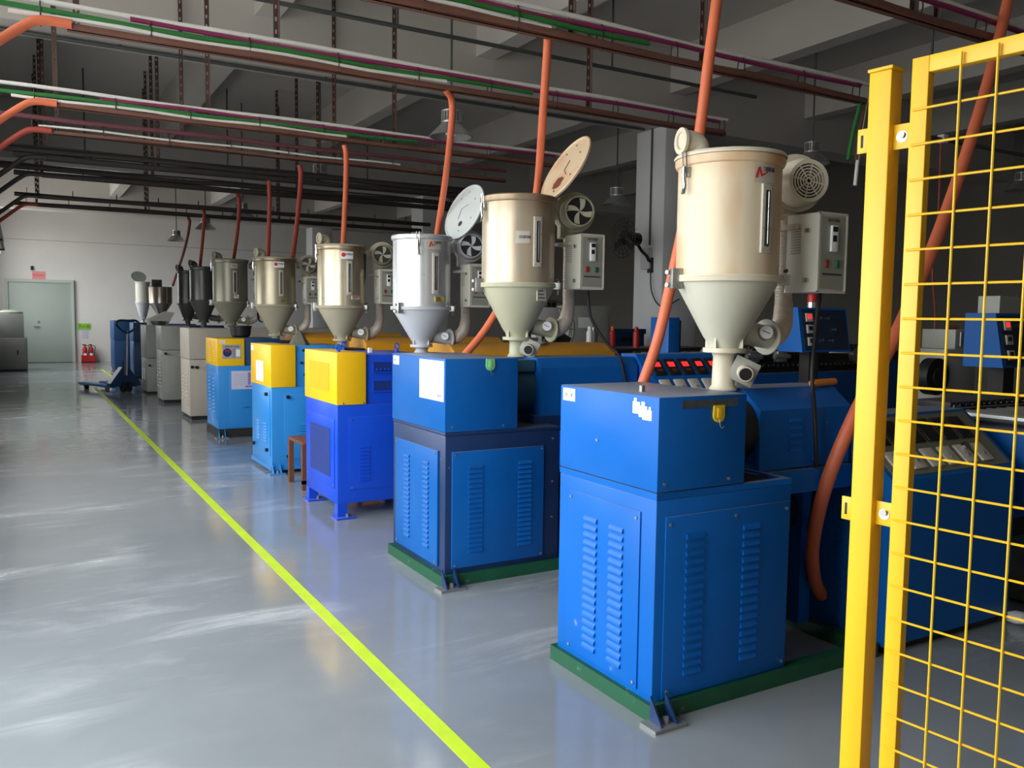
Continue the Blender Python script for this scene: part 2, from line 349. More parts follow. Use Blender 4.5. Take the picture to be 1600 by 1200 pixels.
# ================================================================== EXTRUDERS
def louver_mesh(name, w, m, h=.02, d=.009):
    return MB().prism([(0, 0), (-d, h*.15), (-d*.75, h*.6), (0, h)], 'x', -w/2, w/2).mesh(name, m)
def louvers(parent, me, face, cols, z0, z1, n, fixed):
    """rows of pressed louvres; face '-y' or '-x'"""
    for c in cols:
        for k in range(n):
            z = z0+(z1-z0)*k/max(1, n-1)
            if face == '-y': link('louver', me, parent, None, (c, fixed, z))
            else: link('louver', me, parent, None, (fixed, c, z), (0, 0, R(-90)))
SCREW = MB().cyl((0, 0, 0), (0, -.004, 0), .006, 8).mesh('screw', STEEL)
def screws(parent, pts, face):
    for p in pts: link('screw', SCREW, parent, None, p, (0, 0, 0) if face == '-y' else (0, 0, R(-90)))
def foot(parent, x, y, m, plate=STEEL):
    f = MB().box(x-.04, x+.1, y-.075, y+.01, 0, .012).build('foot_plate', plate, parent)
    for gx in (x-.005, x+.062): MB().prism([(y-.065, .012), (y, .012), (y, .1)], 'x', gx, gx+.007).build('gusset', m, f)
    MB().cyl((x+.033, y-.04, .012), (x+.033, y-.04, .034), .011, 6).build('anchor_bolt', STEEL, f)
def guard(parent, x0, x1, y0, y1, z0, z1, m, ch=.1, drop=.08, name='barrel_guard'):
    return MB().prism([(y0, z0), (y0, z1-drop), (y0+ch, z1), (y1-ch, z1), (y1, z1-drop), (y1, z0)], 'x', x0, x1).build(name, m, parent)
def hook(parent, x, y, z, m, lab):
    h = MB().prism([(x-.024, z), (x-.026, z-.035)]+[(x+.026*math.cos(t), z-.036+.026*math.sin(t)) for t in [math.pi+math.pi*k/8 for k in range(9)]]+[(x+.026, z-.035), (x+.024, z)], 'y', y-.008, y).build('adhesive_hook', m, parent, lab)
    MB().tube(smooth_path([(x, y-.01, z-.05), (x, y-.012, z-.07), (x+.006, y-.014, z-.082), (x+.015, y-.016, z-.074)], 5), .0022, 6).build('hook_wire', CHROME, h)
    MB().box(x-.012, x+.012, y-.012, y-.008, z-.045, z-.008, .002).build('hook_pad', m, h)
def sheet(parent, face, fixed, a0, a1, z0, z1, m, lab, rows=0, ink=INKL, title=None):
    """a stuck-on paper; a is x on a -y face, y on a -x face"""
    t = .0015
    b = MB().box(fixed-t, fixed+.0004, a0, a1, z0, z1) if face == '-x' else MB().box(a0, a1, fixed-t, fixed+.0004, z0, z1)
    o = b.build('paper_sheet', m, parent, lab)
    if rows:
        p = MB(); H = z1-z0
        for k in range(rows):
            z = z1-H*(.22+.62*k/rows); e = random.uniform(.55, .88); u0 = a0+(a1-a0)*.08; u1 = a0+(a1-a0)*e
            if face == '-x': u0, u1 = a1-(a1-a0)*.08, a1-(a1-a0)*e; p.box(fixed-t-.0004, fixed-t, min(u0, u1), max(u0, u1), z-H*.012, z)
            else: p.box(u0, u1, fixed-t-.0004, fixed-t, z-H*.012, z)
        p.build('printed_rows', ink, o)
    if title: text(title[0], title[1], ink, o, (fixed-t-.0006, (a0+a1)/2, title[2]) if face == '-x' else ((a0+a1)/2, fixed-t-.0006, title[2]), face)
    return o
EXG = 'extruders in the row along the aisle'
def extruder(x, y, label):
    return thing('extruder', label, 'extruder', (x, y, 0), 0, EXG)

# --- nearest: royal blue
e = extruder(1.881, 2.229, 'nearest royal blue extruder with torn white sticker and yellow hook'); w = .604; E1 = e
base = MB().box(0, .665, 0, w, .055, .78, .006).build('base_cabinet', B1, e)
MB().box(0, .665, 0, .025, .78, .803).box(0, .665, w-.025, w, .78, .803).box(.64, .665, .025, w-.025, .78, .803).box(0, .42, .025, w-.025, .78, .803).build('top_frame', B1, e)
MB().box(.42, .64, .025, w-.025, .778, .786).build('dark_tray', mat('dark_tray', (70, 48, 44), .5, 0, .3, 14), e, 'dark brown tray on the cabinet top')  # dark brown plate inset in the open cabinet top
MB().box(-.002, .411, -.002, w+.002, .806, 1.137, .005).build('gear_cover', B1, e)
MB().box(-.02, 1.2, -.022, .03, 0, .06).box(-.02, 1.2, w-.03, w+.02, 0, .06).box(-.02, .03, .03, w-.03, 0, .06).box(1.15, 1.2, .03, w-.03, 0, .06).build('base_frame', GRN, e, 'green painted base frame')
foot(e, -.02, -.022, NAVY)
sp = MB().box(-.006, 0, .08, .53, .08, .725, .002).build('side_panel', B1, e)
lm = louver_mesh('louver', .082, B1, .022)
louvers(sp, lm, '-x', (.374, .213), .12, .625, 17, -.006)
screws(sp, [(-.006, .1, .7), (-.006, .51, .7), (-.006, .1, .1), (-.006, .51, .1)], '-x')
fp = MB().box(.04, .655, -.006, 0, .065, .718, .002).build('front_panel', B1, e)
louvers(fp, lm, '-y', (.174, .45), .135, .63, 17, -.006)
screws(fp, [(.06, -.006, .69), (.635, -.006, .69), (.06, -.006, .09), (.635, -.006, .09), (.37, -.006, .69)], '-y')
screws(e, [(.03, -.002, .835), (.33, -.002, .83)], '-y'); screws(e, [(-.002, .35, .945)], '-x')
sheet(e, '-x', -.002, .502, .585, 1.077, 1.126, WHITE, 'small white sticker at the cover top corner', 0, INK, ('01-18', .022, 1.1))
tr = MB()
for k_, (a, b_, c, d) in enumerate(((.1, .14, 1.07, 1.112), (.035, .085, 1.052, 1.088), (.06, .105, 1.06, 1.1), (.118, .132, 1.085, 1.125), (.04, .05, 1.085, 1.1), (.072, .09, 1.075, 1.115))): tr.box(-.0032-.0003*k_, -.0015, a, b_, c, d)
tr.build('torn_sticker', WHITE, e, 'torn remains of a white sticker')
MB().box(.1, .364, -.0035, -.0015, 1.094, 1.122).build('metal_strip', mat('scratched_tape', (96, 104, 112), .4, .5, .25, 25), e, 'dull scratched tape strip')
hook(e, .27, -.002, 1.1, HOOKY, 'yellow adhesive hook')
MB().box(.085, .1, .2, .215, 1.135, 1.16).build('cover_stud', STEEL, e)
MB().cyl((.41, .3, .965), (.66, .3, .965), .13, 28).build('feed_section', DRK, e)
MB().cyl((.46, .3, .965), (.49, .3, .965), .165, 28).build('flange', GASK, e, 'flange with torn white gasket')
g = guard(e, .66, 1.2, .165, .53, .80, 1.125, B1)
louvers(g, louver_mesh('louver', .07, B1, .018), '-y', (.86,), .87, .99, 5, .165)
screws(g, [(.98, .165, .83)], '-y')
MB().prism([(.14, .7), (.14, .795), (.55, .795), (.55, .7)], 'x', .62, 1.2).build('guard_sill', B1, e)
MB().cyl((.74, .42, .56), (1.08, .42, .56), .1, 24).cyl((.7, .42, .56), (.74, .42, .56), .08, 24).build('motor', DRK, e, 'dark motor below the barrel')
MB().box(.72, 1.12, .36, .5, .06, .46).build('motor_mount', DRK, e)
MB().box(1.08, 1.15, .3, .5, .06, .7).build('barrel_pedestal', B2, e)

# --- second: steel blue with navy frame
e = extruder(1.878, 3.899, 'second blue extruder with navy frame, big white sheet and green hook'); w = .705; E2 = e
MB().box(.004, .709, .004, w, .055, .79, .006).build('base_cabinet', NAVY, e)
MB().box(0, .713, 0, w, .79, .806, .003).build('top_frame', NAVY, e)
MB().box(-.003, .43, -.003, w+.003, .808, 1.189, .005).build('gear_cover', B2, e)
MB().box(-.02, 1.36, -.022, .03, 0, .06).box(-.02, 1.36, w-.03, w+.02, 0, .06).box(-.02, .03, .03, w-.03, 0, .06).box(1.31, 1.36, .03, w-.03, 0, .06).build('base_frame', GRN, e, 'green painted base frame')
foot(e, -.02, -.022, NAVY)
sp = MB().box(-.008, .004, .075, .645, .09, .705, .002).build('side_panel', B2, e)
louvers(sp, louver_mesh('louver', .07, B2, .02), '-x', (.47, .215), .16, .615, 18, -.008)
screws(sp, [(-.008, .1, .69), (-.008, .62, .69), (-.008, .1, .11), (-.008, .62, .11)], '-x')
fp = MB().box(.04, .6, -.008, .004, .09, .705, .002).build('front_panel', B2, e)
louvers(fp, louver_mesh('louver', .082, B2, .02), '-y', (.175, .477), .165, .612, 18, -.008)
screws(fp, [(.055, -.008, .69), (.585, -.008, .69), (.055, -.008, .105), (.585, -.008, .105)], '-y')
screws(e, [(.04, -.003, .835), (.34, -.003, .83)], '-y'); screws(e, [(.66, .002, .74), (.66, .002, .5), (.66, .002, .3)], '-y')
p = sheet(e, '-x', -.003, .012, .315, .966, 1.175, WHITE, 'large white printed sheet')
q = MB()
for k in range(12): q.box(-.0052, -.0045, .035+k*.005, .0375+k*.005, .985, 1.003)
for k in range(4): q.box(-.0052, -.0045, .06, .075, 1.06+k*.009, 1.064+k*.009)
q.build('printed_rows', INKL, p)
sheet(e, '-x', -.003, .603, .686, 1.127, 1.177, WHITE, 'small white sticker', 0, INK, ('01-17', .022, 1.152))
hook(e, .257, -.003, 1.186, HOOKG, 'pale green adhesive hook')
MB().cyl((.43, .35, 1.0), (.68, .35, 1.0), .15, 28).cyl((.5, .35, 1.0), (.53, .35, 1.0), .185, 28).build('feed_section', mat('teal_feed', (44, 88, 100), .5, 0, .1, 8), e)
MB().box(.43, .66, .2, .5, 1.1, 1.165).build('feed_block', mat('teal_feed', (44, 88, 100)), e)
guard(e, .67, 1.36, .15, .56, .85, 1.175, B2, .05, .055)
MB().box(.62, 1.36, .13, .58, .76, .85).build('guard_sill', NAVY, e)
MB().cyl((.85, .35, .32), (1.3, .35, .32), .17, 24).build('motor', DRK, e, 'dark motor below the barrel')
MB().box(.8, 1.35, .18, .52, .06, .16).build('motor_mount', DRK, e)
MB().box(1.24, 1.34, .12, .55, .06, .76).build('barrel_pedestal', NAVY, e)

# --- third: ultramarine legs, yellow cover
e = extruder(1.872, 5.584, 'ultramarine extruder on short legs with bright yellow mesh-vented cover'); w = .736; E3 = e
MB().box(0, .68, 0, w, .1, .79, .005).build('base_cabinet', B3, e)
for x, y in ((0, 0), (0, w-.07), (.61, 0), (.61, w-.07)):
    l = MB().box(x, x+.07, y, y+.07, .01, .1).build('leg', B3, e); MB().box(x-.02, x+.11, y-.05, y+.09, 0, .012).build('foot_plate', B3, l); MB().cyl((x+.06, y-.025, .012), (x+.06, y-.025, .035), .01, 6).build('anchor_bolt', STEEL, l)
MB().box(-.006, .205, -.006, w+.006, .79, 1.15, .004).build('gear_cover', YE, e)
v = MB().box(-.009, -.004, .155, .61, .872, 1.07).build('mesh_vent', mat('amber_mesh', (226, 168, 20), .5, 0, .05, 60), e)
for k in range(14): MB().box(-.0105, -.008, .17+k*.0325, .18+k*.0325, .88, 1.062).build('vent_slat', YE, v)
b = MB().box(.205, .68, .02, w-.02, .79, 1.135, .004).build('gearbox', B3, e)
for z0, z1 in ((1.012, 1.08), (.88, .95)):
    r = MB().box(.262, .4, .0, .022, z0, z1).build('recess_frame', B3D, b)
    MB().box(.258, .404, -.004, .02, z1, z1+.008).box(.258, .404, -.004, .02, z0-.008, z0).box(.258, .264, -.004, .02, z0, z1).box(.398, .404, -.004, .02, z0, z1).build('recess_rim', B3, r)
for k in range(4): MB().cyl((.285+k*.03, .0, 1.03), (.285+k*.03, -.014, 1.03), .008, 8).build('bolt', B3, b)
for x, y in ((.05, .12), (.26, .62), (.56, .3)):
    q = MB().cyl((x, y, 1.135), (x, y, 1.165), .012, 10).build('eye_bolt', B3, e); MB().tube([(x+.018*math.cos(t), y, 1.182+.02*math.sin(t)) for t in [2*math.pi*k/14 for k in range(15)]], .005, 6).build('ring', B3, q)
MB().box(.34, .365, .3, .325, 1.135, 1.17).build('breather_cap', WHITE, e, 'small white cap')
sp = MB().box(-.005, 0, .06, .69, .2, .69, .002).build('side_panel', B3, e)
v = MB().box(-.008, -.004, .145, .605, .27, .612).build('mesh_vent', B3D, sp)
screws(sp, [(-.005, .08, .67), (-.005, .67, .67), (-.005, .08, .22), (-.005, .67, .22)], '-x')
fp = MB().box(.08, .62, -.006, 0, .195, .705, .002).build('front_panel', B3, e)
louvers(fp, louver_mesh('louver', .075, B3, .018), '-y', (.194,), .25, .485, 10, -.006)
screws(fp, [(.1, -.006, .685), (.1, -.006, .21)], '-y'); screws(e, [(.04, -.006, .8), (.19, -.006, .8)], '-y')
MB().box(.68, .94, .14, .42, .72, 1.13, .005).build('feed_block', DRK, e)
guard(e, .95, 2.45, .12, .6, .85, 1.2, AMB, .1, .06)
MB().box(.68, 2.45, .1, .62, .72, .85).build('guard_sill', B3, e); MB().box(1.9, 2.1, .1, .6, 0, .72).build('barrel_pedestal', B3, e)

# --- fourth: sky blue cabinet, yellow cover with paper strip
e = extruder(1.9, 7.446, 'sky blue extruder with yellow cover carrying a tall paper strip'); w = .72; E4 = e
MB().box(0, .68, 0, w, .06, .766, .005).build('base_cabinet', CY, e)
MB().box(-.01, .69, -.01, w+.01, .03, .062).build('base_frame', CY, e); foot(e, 0, -.01, CY, CY)
MB().box(-.006, .214, -.006, w+.006, .766, 1.138, .004).build('gear_cover', YE, e)
b = MB().box(.214, .68, .02, w-.02, .766, 1.13, .004).build('gearbox', CY, e)
for z, x in ((1.09, .29), (.98, .27), (.87, .3)): MB().cyl((x, .02, z), (x, .0, z), .012, 10).build('bolt', BLK, b)
sheet(e, '-x', -.006, .26, .52, .8, .985, WHITE, 'tall white paper strip', 5)
sheet(e, '-x', -.006, .62, .705, 1.07, 1.115, WHITE, 'small white sticker', 1)
sp = MB().box(-.006, 0, .05, .67, .15, .73, .002).build('side_door', CY, e)
for y, z in ((.12, .7), (.6, .2), (.12, .2)): MB().cyl((-.006, y, z), (-.03, y, z), .016, 12).build('knob', BLK, sp)
louvers(sp, louver_mesh('louver', .11, CY, .016), '-x', (.2, .45), .26, .42, 7, -.006)
fp = MB().box(.11, .6, -.006, 0, .12, .71, .002).build('front_door', CY, e)
for z in (.68, .15): MB().cyl((.14, -.006, z), (.14, -.03, z), .016, 12).build('knob', BLK, fp)
louvers(fp, louver_mesh('louver', .1, CY, .016), '-y', (.29,), .24, .42, 8, -.006)
MB().box(.68, .9, .1, .4, .72, 1.1, .005).build('feed_block', DRK, e)
guard(e, .92, 2.4, .12, .6, .85, 1.2, AMB, .1, .06)
MB().box(.68, 2.4, .1, .62, .72, .85).build('guard_sill', CY, e); MB().box(1.9, 2.1, .1, .6, 0, .72).build('barrel_pedestal', CY, e)
MB().lathe([(.0, .0), (.1, .0), (.085, .03), (.02, .13), (0, .132)], 5, (.32, .25, 1.13)).build('plastic_cover', mat('grey_tarp', (96, 94, 82), .6, 0, .1, 12), e, 'grey pointed cover over the feed opening')

# --- fifth: sky blue with low yellow cover and round badge
e = extruder(1.93, 9.91, 'sky blue extruder with low yellow cover bearing a round navy badge plate'); w = .66; E5 = e
MB().box(0, .7, 0, w, .1, .818, .005).build('base_cabinet', CY, e); MB().box(-.01, .7, -.005, w, 0, .1).build('base_frame', DRK, e); foot(e, 0, -.01, CY)
gc = MB().box(-.006, .295, -.006, w+.006, .818, 1.128, .004).build('gear_cover', YE, e)
louvers(gc, louver_mesh('louver', .1, YE, .012), '-x', (.15, .4), .86, 1.08, 9, -.006)
b = MB().box(.295, .7, .02, w-.02, .818, 1.13, .004).build('gearbox', DBL, e)
pl = MB().box(.05, .26, -.009, -.006, .9, 1.06).build('badge_plate', mat('badge_grey', (170, 166, 158), .5), e, 'grey maker plate with round navy badge')
MB().cyl((.105, -.009, .97), (.105, -.0105, .97), .048, 24).build('round_badge', mat('badge_navy', (34, 44, 104), .5), pl)
text('南塑', .028, INKR, pl, (.105, -.0115, .985)); text('塑料挤出机械', .026, INK, pl, (.16, -.0095, 1.035))
MB().box(.2, .245, -.0105, -.009, .925, 1.005).build('white_patch', WHITE, pl)
q = MB(); [q.box(.16, .195, -.0098, -.009, .92+k*.02, .926+k*.02) for k in range(5)]; q.build('printed_rows', INK, pl)
sheet(e, '-y', -.006, .02, .085, 1.075, 1.11, WHITE, 'small white sticker', 0, INK, ('01-14', .018, 1.092))
sp = MB().box(-.005, 0, .06, .6, .2, .72, .002).build('side_panel', CY, e)
louvers(sp, louver_mesh('louver', .09, CY, .014), '-x', (.2, .45), .28, .66, 10, -.005)
fp = MB().box(.12, .62, -.006, 0, .12, .775, .002).build('front_panel', CY, e)
s5 = sheet(e, '-y', -.006, .145, .52, .55, .76, LILAC, 'white and lilac instruction sheet', 5)
MB().box(.33, .36, -.0085, -.0075, .6, .74).box(.3, .42, -.0085, -.0075, .57, .59).build('violet_mark', INKV, s5)
MB().tube(smooth_path([(.26, -.006, .34), (.28, -.03, .35), (.32, -.03, .35), (.34, -.006, .34)], 4), .005, 6).build('handle', CY, fp)
MB().box(.7, .88, .02, .3, .72, 1.1, .005).build('feed_block', DRK, e)
guard(e, .92, 2.3, .12, .56, .85, 1.19, AMB, .1, .06)
MB().box(.7, 2.3, .1, .58, .72, .85).build('guard_sill', DBL, e); MB().box(1.8, 2.0, .1, .56, 0, .72).build('barrel_pedestal', DBL, e)

def plain_extruder(x, y, w, cl, hs, ht, gl, m, label, guard_top, gx1, knobs, low=.05, cover_m=None):
    e = extruder(x, y, label)
    MB().box(0, cl, 0, w, low, hs, .006).build('base_cabinet', m, e); MB().box(.02, cl-.02, .02, w-.02, 0, low).build('base_frame', DRK, e)
    MB().box(-.003, gl, -.003, w+.003, hs+.006, ht, .005).build('gear_cover', cover_m or m, e)
    sp = MB().box(-.006, 0, .06, w-.06, low+.12, hs-.06, .002).build('side_panel', m, e)
    louvers(sp, louver_mesh('louver', .12, m, .014), '-x', (w*.3, w*.68), low+.2, hs-.2, 8, -.006)
    fp = MB().box(.06, cl-.06, -.006, 0, low+.1, hs-.08, .002).build('front_panel', m, e)
    louvers(fp, louver_mesh('louver', .09, m, .014), '-y', (cl*.5,), low+.2, hs-.25, 8, -.006)
    for x_, z_ in knobs: MB().cyl((x_, -.006, z_), (x_, -.04, z_), .02, 12).build('knob', BLK, e)
    guard(e, cl, gx1, .1, w-.08, hs-.1, guard_top, m, .06, .06)
    MB().box(cl, gx1, .12, w-.1, low+.3, hs-.1).build('guard_sill', m, e); MB().box(gx1-.2, gx1-.05, .12, w-.1, 0, low+.3).build('barrel_pedestal', m, e)
    return e
E6 = plain_extruder(1.93, 11.75, .7, .6, .8, 1.215, .55, BEI, 'beige extruder with black knobs behind the sky blue ones', 1.22, 2.3, ((.09, .7), (.26, .86), (.5, .87), (.03, .705)))
E7 = plain_extruder(1.92, 14.15, .6, .45, .83, 1.21, .42, GRY, 'scuffed grey extruder between beige and slim grey machines', 1.15, 2.0, ((.05, .78), (.36, .9)))
E8 = plain_extruder(1.91, 15.9, .75, .42, .62, 1.2, .42, GRY, 'slim pale grey extruder next to the pallet truck', 1.12, 2.0, ((.04, .5),), .04)
E9 = plain_extruder(2.12, 19.75, .7, .45, .8, 1.2, .4, DBL, 'dark blue extruder beyond the slim grey machine', 1.15, 1.9, ())
E10 = plain_extruder(1.98, 22.4, 1.0, .5, .75, 1.22, .45, DBL, 'farthest blue extruder behind the pallet truck handle', 1.15, 1.9, ())

# ================================================================== HOPPER DRYERS
HOPG = 'hopper dryers standing on the extruders'
def impeller(parent, c, r, ring_m, blade_m):
    i = MB().lathe([(r, 0), (r*1.02, -.012), (r*.93, -.02), (r*.9, 0)], 32, (0, 0, 0), Matrix.Translation(c) @ Matrix.Rotation(R(-90), 4, 'X')).build('intake_ring', ring_m, parent)
    MB().cyl(c, (c[0], c[1]+.004, c[2]), r*.9, 32).build('intake_throat', BLK, i)
    b = MB(); cc = Vector(c)
    for k in range(4):
        a0 = 2*math.pi*k/4+.4; pts = []
        for t in range(7): q = t/6; pts.append((c[0]+r*.86*q*math.cos(a0+.75*q), c[2]+r*.86*q*math.sin(a0+.75*q)))
        for t in range(7): q = 1-t/6; a = a0+1.0; pts.append((c[0]+r*.86*q*math.cos(a+.2*q), c[2]+r*.86*q*math.sin(a+.2*q))) if t < 6 else None
        b.prism(pts, 'y', c[1]-.006, c[1]-.002)
    b.build('blade', blade_m, i)
def hopper(x, y, label, Rr, zb, zf, zt, z0, drum, cone, trim, lid='closed', lid_m=None, fan='blade', logo=None, box=True, gauge=True, detail=2, sight=-62, boxm=BOXG, elbow=True, lid_ang=(30, 24), duct=True, fn=40, lid_out=-.03, latch_da=-93, clamp_da=-107):
    """zb = throat flange, zf = drum flange, zt = rim, z0 = where the neck stands (all world heights)"""
    h = thing('hopper_dryer', label, 'hopper', (x, y, z0), 0, HOPG)
    zb -= z0; zf -= z0; zt -= z0
    # neck with shutter outlet
    MB().lathe([(.055, 0), (.055, .006), (.046, .02), (.043, zb-.03), (.05, zb-.012), (.085, zb-.012), (.085, zb+.006), (.05, zb+.006)], 24).build('throat', trim, h)
    if detail > 1 and zb > .09:
        v = MB(); M_ = Matrix.Translation((.055, -.055, zb*.48)) @ Matrix.Rotation(R(-38), 4, 'Z')
        v.box(-.052, .052, -.03, -.015, -.05, .05, .004, M_ @ Matrix.Rotation(R(25), 4, 'Y')); v.build('outlet_flange', GREYB, h)
        d = Matrix.Rotation(R(-38), 3, 'Z') @ Vector((0, -1, -.12)); p = Vector((.055, -.055, zb*.48))
        MB().cyl(p-d*.04, p+d*.075, .03, 18).build('outlet_tube', trim, h); MB().cyl(p+d*.0755, p+d*.0765, .025, 18).build('outlet_mouth', BLK, h)
        MB().box(.06, .13, -.03, .03, zb-.018, zb+.002, .003).build('slide_gate', STEEL, h)
    # cone
    cn = MB().lathe([(.062, zb+.004), (.07, zb+.03), (.085, zb+.05), (Rr*.985, zf-.02), (Rr, zf-.005)], fn).build('cone', cone, h)
    for a in (20, 110, 200, 290):
        ca, sa = math.cos(R(a)), math.sin(R(a)); MB().box(.05, .082, -.004, .004, zb+.006, zb+.055, 0, Matrix.Rotation(R(a), 4, 'Z')).build('rib', cone, cn)
    MB().lathe([(Rr, zf-.012), (Rr+.016, zf-.012), (Rr+.018, zf-.003), (Rr+.016, zf), (Rr+.016, zf+.003), (Rr+.018, zf+.006), (Rr+.016, zf+.014), (Rr, zf+.014)], fn).build('flange_ring', trim, h)
    dm = MB().lathe([(Rr-.004, 0), (Rr, 0), (Rr, zt-zf-.04), (Rr+.008, zt-zf-.035), (Rr+.013, zt-zf-.022), (Rr+.013, zt-zf-.006), (Rr+.006, zt-zf), (Rr-.01, zt-zf), (Rr-.01, .02)], fn).build('drum', drum, h, None, (0, 0, zf+.01))
    zt += .01
    if lid == 'closed':
        l = MB().lathe([(Rr+.016, -.004), (Rr+.018, .004), (Rr+.012, .012), (Rr*.8, .02), (0, .026)], fn).build('lid', lid_m or trim, h, None, (0, 0, zt))
        if elbow:
            er = .042; tw = Vector((-x, -y, 0)).normalized(); lf = Vector((tw.y, -tw.x, 0)); p0 = lf*(Rr*.6)+tw*.03; dd = (lf*.85+tw*.5).normalized()
            U = Vector((0, 0, 1))
            MB().tube(smooth_path([p0+U*.01, p0+U*.035, p0+U*.06+dd*.012, p0+U*.07+dd*.05, p0+U*.068+dd*.075], 6), er, 18).build('elbow_pipe', trim, l)
            MB().lathe([(er-.008, -.006), (er+.01, -.006), (er+.01, .006), (er-.008, .006), (er-.008, -.006)], 24, (0, 0, 0), Matrix.Translation(p0+U*.068+dd*.078) @ dd.to_track_quat('Z', 'Y').to_matrix().to_4x4()).build('elbow_flange', trim, l)
    elif lid == 'open':
        al, ph = R(lid_ang[0]), R(lid_ang[1])
        vv = Vector((x, y, 0)).normalized(); rr = Vector((vv.y, -vv.x, 0))
        hd = rr*math.cos(ph)+vv*math.sin(ph); tt = -rr*math.sin(ph)+vv*math.cos(ph); uu = Vector((0, 0, 1))*math.cos(al)+hd*math.sin(al); nn = tt.cross(uu)
        if nn.dot(-hd) < 0: tt = -tt; nn = tt.cross(uu)
        M_ = Matrix((tt, uu, nn)).transposed().to_4x4(); M_.translation = hd*(Rr+.012)+rr*lid_out+Vector((0, 0, zt))+uu*(Rr+.01)
        l = link('lid', MB().lathe([(0, -.014), (Rr*.9, -.012), (Rr+.012, -.006), (Rr+.014, .006), (Rr+.006, .01), (Rr-.004, .002), (0, .0)], fn).mesh('lid', lid_m or trim), h); l.matrix_local = M_
        if detail > 1:
            pp = MB().tube([(.06, -.05, .003), (-.005, -.01, .003), (.0, .06, .003)] if lid_m is LIDIN else [(-.05, -.06, .003), (-.05, .03, .003), (.03, .06, .003)], .0022, 5).build('scratch', RUST if lid_m is LIDIN else INKL, l)
            for a, b_ in ((.09, .1), (-.1, .12), (.12, -.06), (-.02, .17), (.01, -.16)): MB().cyl((a, b_, 0), (a, b_, .005), .006, 8).build('rivet', RUST if lid_m is LIDIN else STEEL, l)
            bl = MB(); n = 22; P = [(-.06*0-.055*math.cos(2*math.pi*k/n)*(1+.18*math.sin(5*k)), -.1+.042*math.sin(2*math.pi*k/n)*(1+.2*math.cos(3*k))) for k in range(n)]
            if lid_m is LIDIN: bl.prism(P, 'z', .0015, .003).build('rust_stain', RUST, l, 'brown rust stain')
            else: MB().cyl((0, -.1, 0), (0, -.1, .004), .022, 14).build('port_hole', INK, l)
        MB().cyl(hd*(Rr+.02)+tt*.04+Vector((0, 0, zt-.01)), hd*(Rr+.02)-tt*.04+Vector((0, 0, zt-.01)), .01, 8).build('hinge', STEEL, h)
    def onwall(a, rad): return Vector((rad*math.cos(R(a)), rad*math.sin(R(a)), 0))
    if detail > 0:
        # sight glass: bent strip following the drum
        a = sight; zc0, zc1 = zf+(zt-zf)*.2, zf+(zt-zf)*.75
        Mx = Matrix.Translation(onwall(a, Rr)) @ Matrix.Rotation(R(a+90), 4, 'Z')
        sg = link('sight_glass', MB().box(-.026, .026, -.008, .008, zc0, zc1, .003).mesh('sight_glass', PLATE), h); sg.matrix_local = Mx
        MB().box(-.011, .011, -.0095, -.007, zc0+.025, zc1-.025, .002).build('glass', GLASSD, sg)
        if detail > 1: MB().tube([(.003, -.0105, zc1-.03), (.003, -.0105, zc0+.035), (-.002, -.0105, zc0+.03)], .0022, 6).build('level_tube', CHROME, sg)
        if detail > 1:
            for k in range(4):
                for sx in (-.019, .019): MB().cyl((sx, -.008, zc0+.015+(zc1-zc0-.03)*k/3), (sx, -.011, zc0+.015+(zc1-zc0-.03)*k/3), .003, 6).build('screw', STEEL, sg)
        if logo:
            a2 = sight+logo[4]; zl = zf+(zt-zf)*logo[3]; n = 8; span = logo[5] if len(logo) > 5 else 26
            pm = MB(); hh = .034
            for k in range(n):
                b0, b1 = a2-span/2+span*k/n, a2-span/2+span*(k+1)/n; p0, p1, q0, q1 = onwall(b0, Rr+.0005), onwall(b1, Rr+.0005), onwall(b0, Rr+.002), onwall(b1, Rr+.002)
                V = [pm.bm.verts.new(v_) for v_ in (p0+Vector((0, 0, zl-hh)), p1+Vector((0, 0, zl-hh)), p1+Vector((0, 0, zl+hh)), p0+Vector((0, 0, zl+hh)), q0+Vector((0, 0, zl-hh)), q1+Vector((0, 0, zl-hh)), q1+Vector((0, 0, zl+hh)), q0+Vector((0, 0, zl+hh)))]
                for f in ((0, 1, 2, 3), (4, 5, 6, 7), (0, 1, 5, 4), (3, 2, 6, 7)): pm.bm.faces.new([V[i] for i in f])
            lp = pm.build('maker_plate', PLATE if logo[0] != 'oval' else WHITE, h)
            def at(da, dz, off=.0032): p = onwall(a2+da, Rr+off); return (p.x, p.y, zl+dz), (R(90), 0, R(a2+da+90))
            if logo[0] == 'swoosh':
                p, r = at(-span*.24, 0); P = [(-.024, -.018), (-.012, .02), (-.002, .024), (.006, -.004), (.03, .006), (.034, .003), (.002, -.014), (-.006, .008), (-.014, -.02)]
                link('emblem', MB().prism(P, 'z', 0, .0006).mesh('emblem', INKR), lp, 'red swoosh emblem', p, r)
                for k, ch in enumerate(logo[1]): p, r = at(-.5+k*3.9, .014, .0024); text(ch, .02, INK, lp, p, r)
                p, r = at(2, -.024, .0024)
            elif logo[0] == 'oval':
                p, r = at(-span*.28, .004); link('emblem', MB().lathe([(0, 0), (.02, 0), (.02, .0006), (0, .0006)], 20).mesh('emblem', INKR), lp, 'red oval emblem', p, r)
                for k, ch in enumerate(logo[1]): p, r = at(-1.5+k*4.1, .008, .0024); text(ch, .022, INK, lp, p, r)
            else:
                for k, ch in enumerate(logo[1]): p, r = at(-3+k*4.2, .0, .0024); text(ch, .02, INK, lp, p, r)
        # front toggle latch and clamps
        a = sight+latch_da
        Mx = Matrix.Translation(onwall(a, Rr)) @ Matrix.Rotation(R(a+90), 4, 'Z')
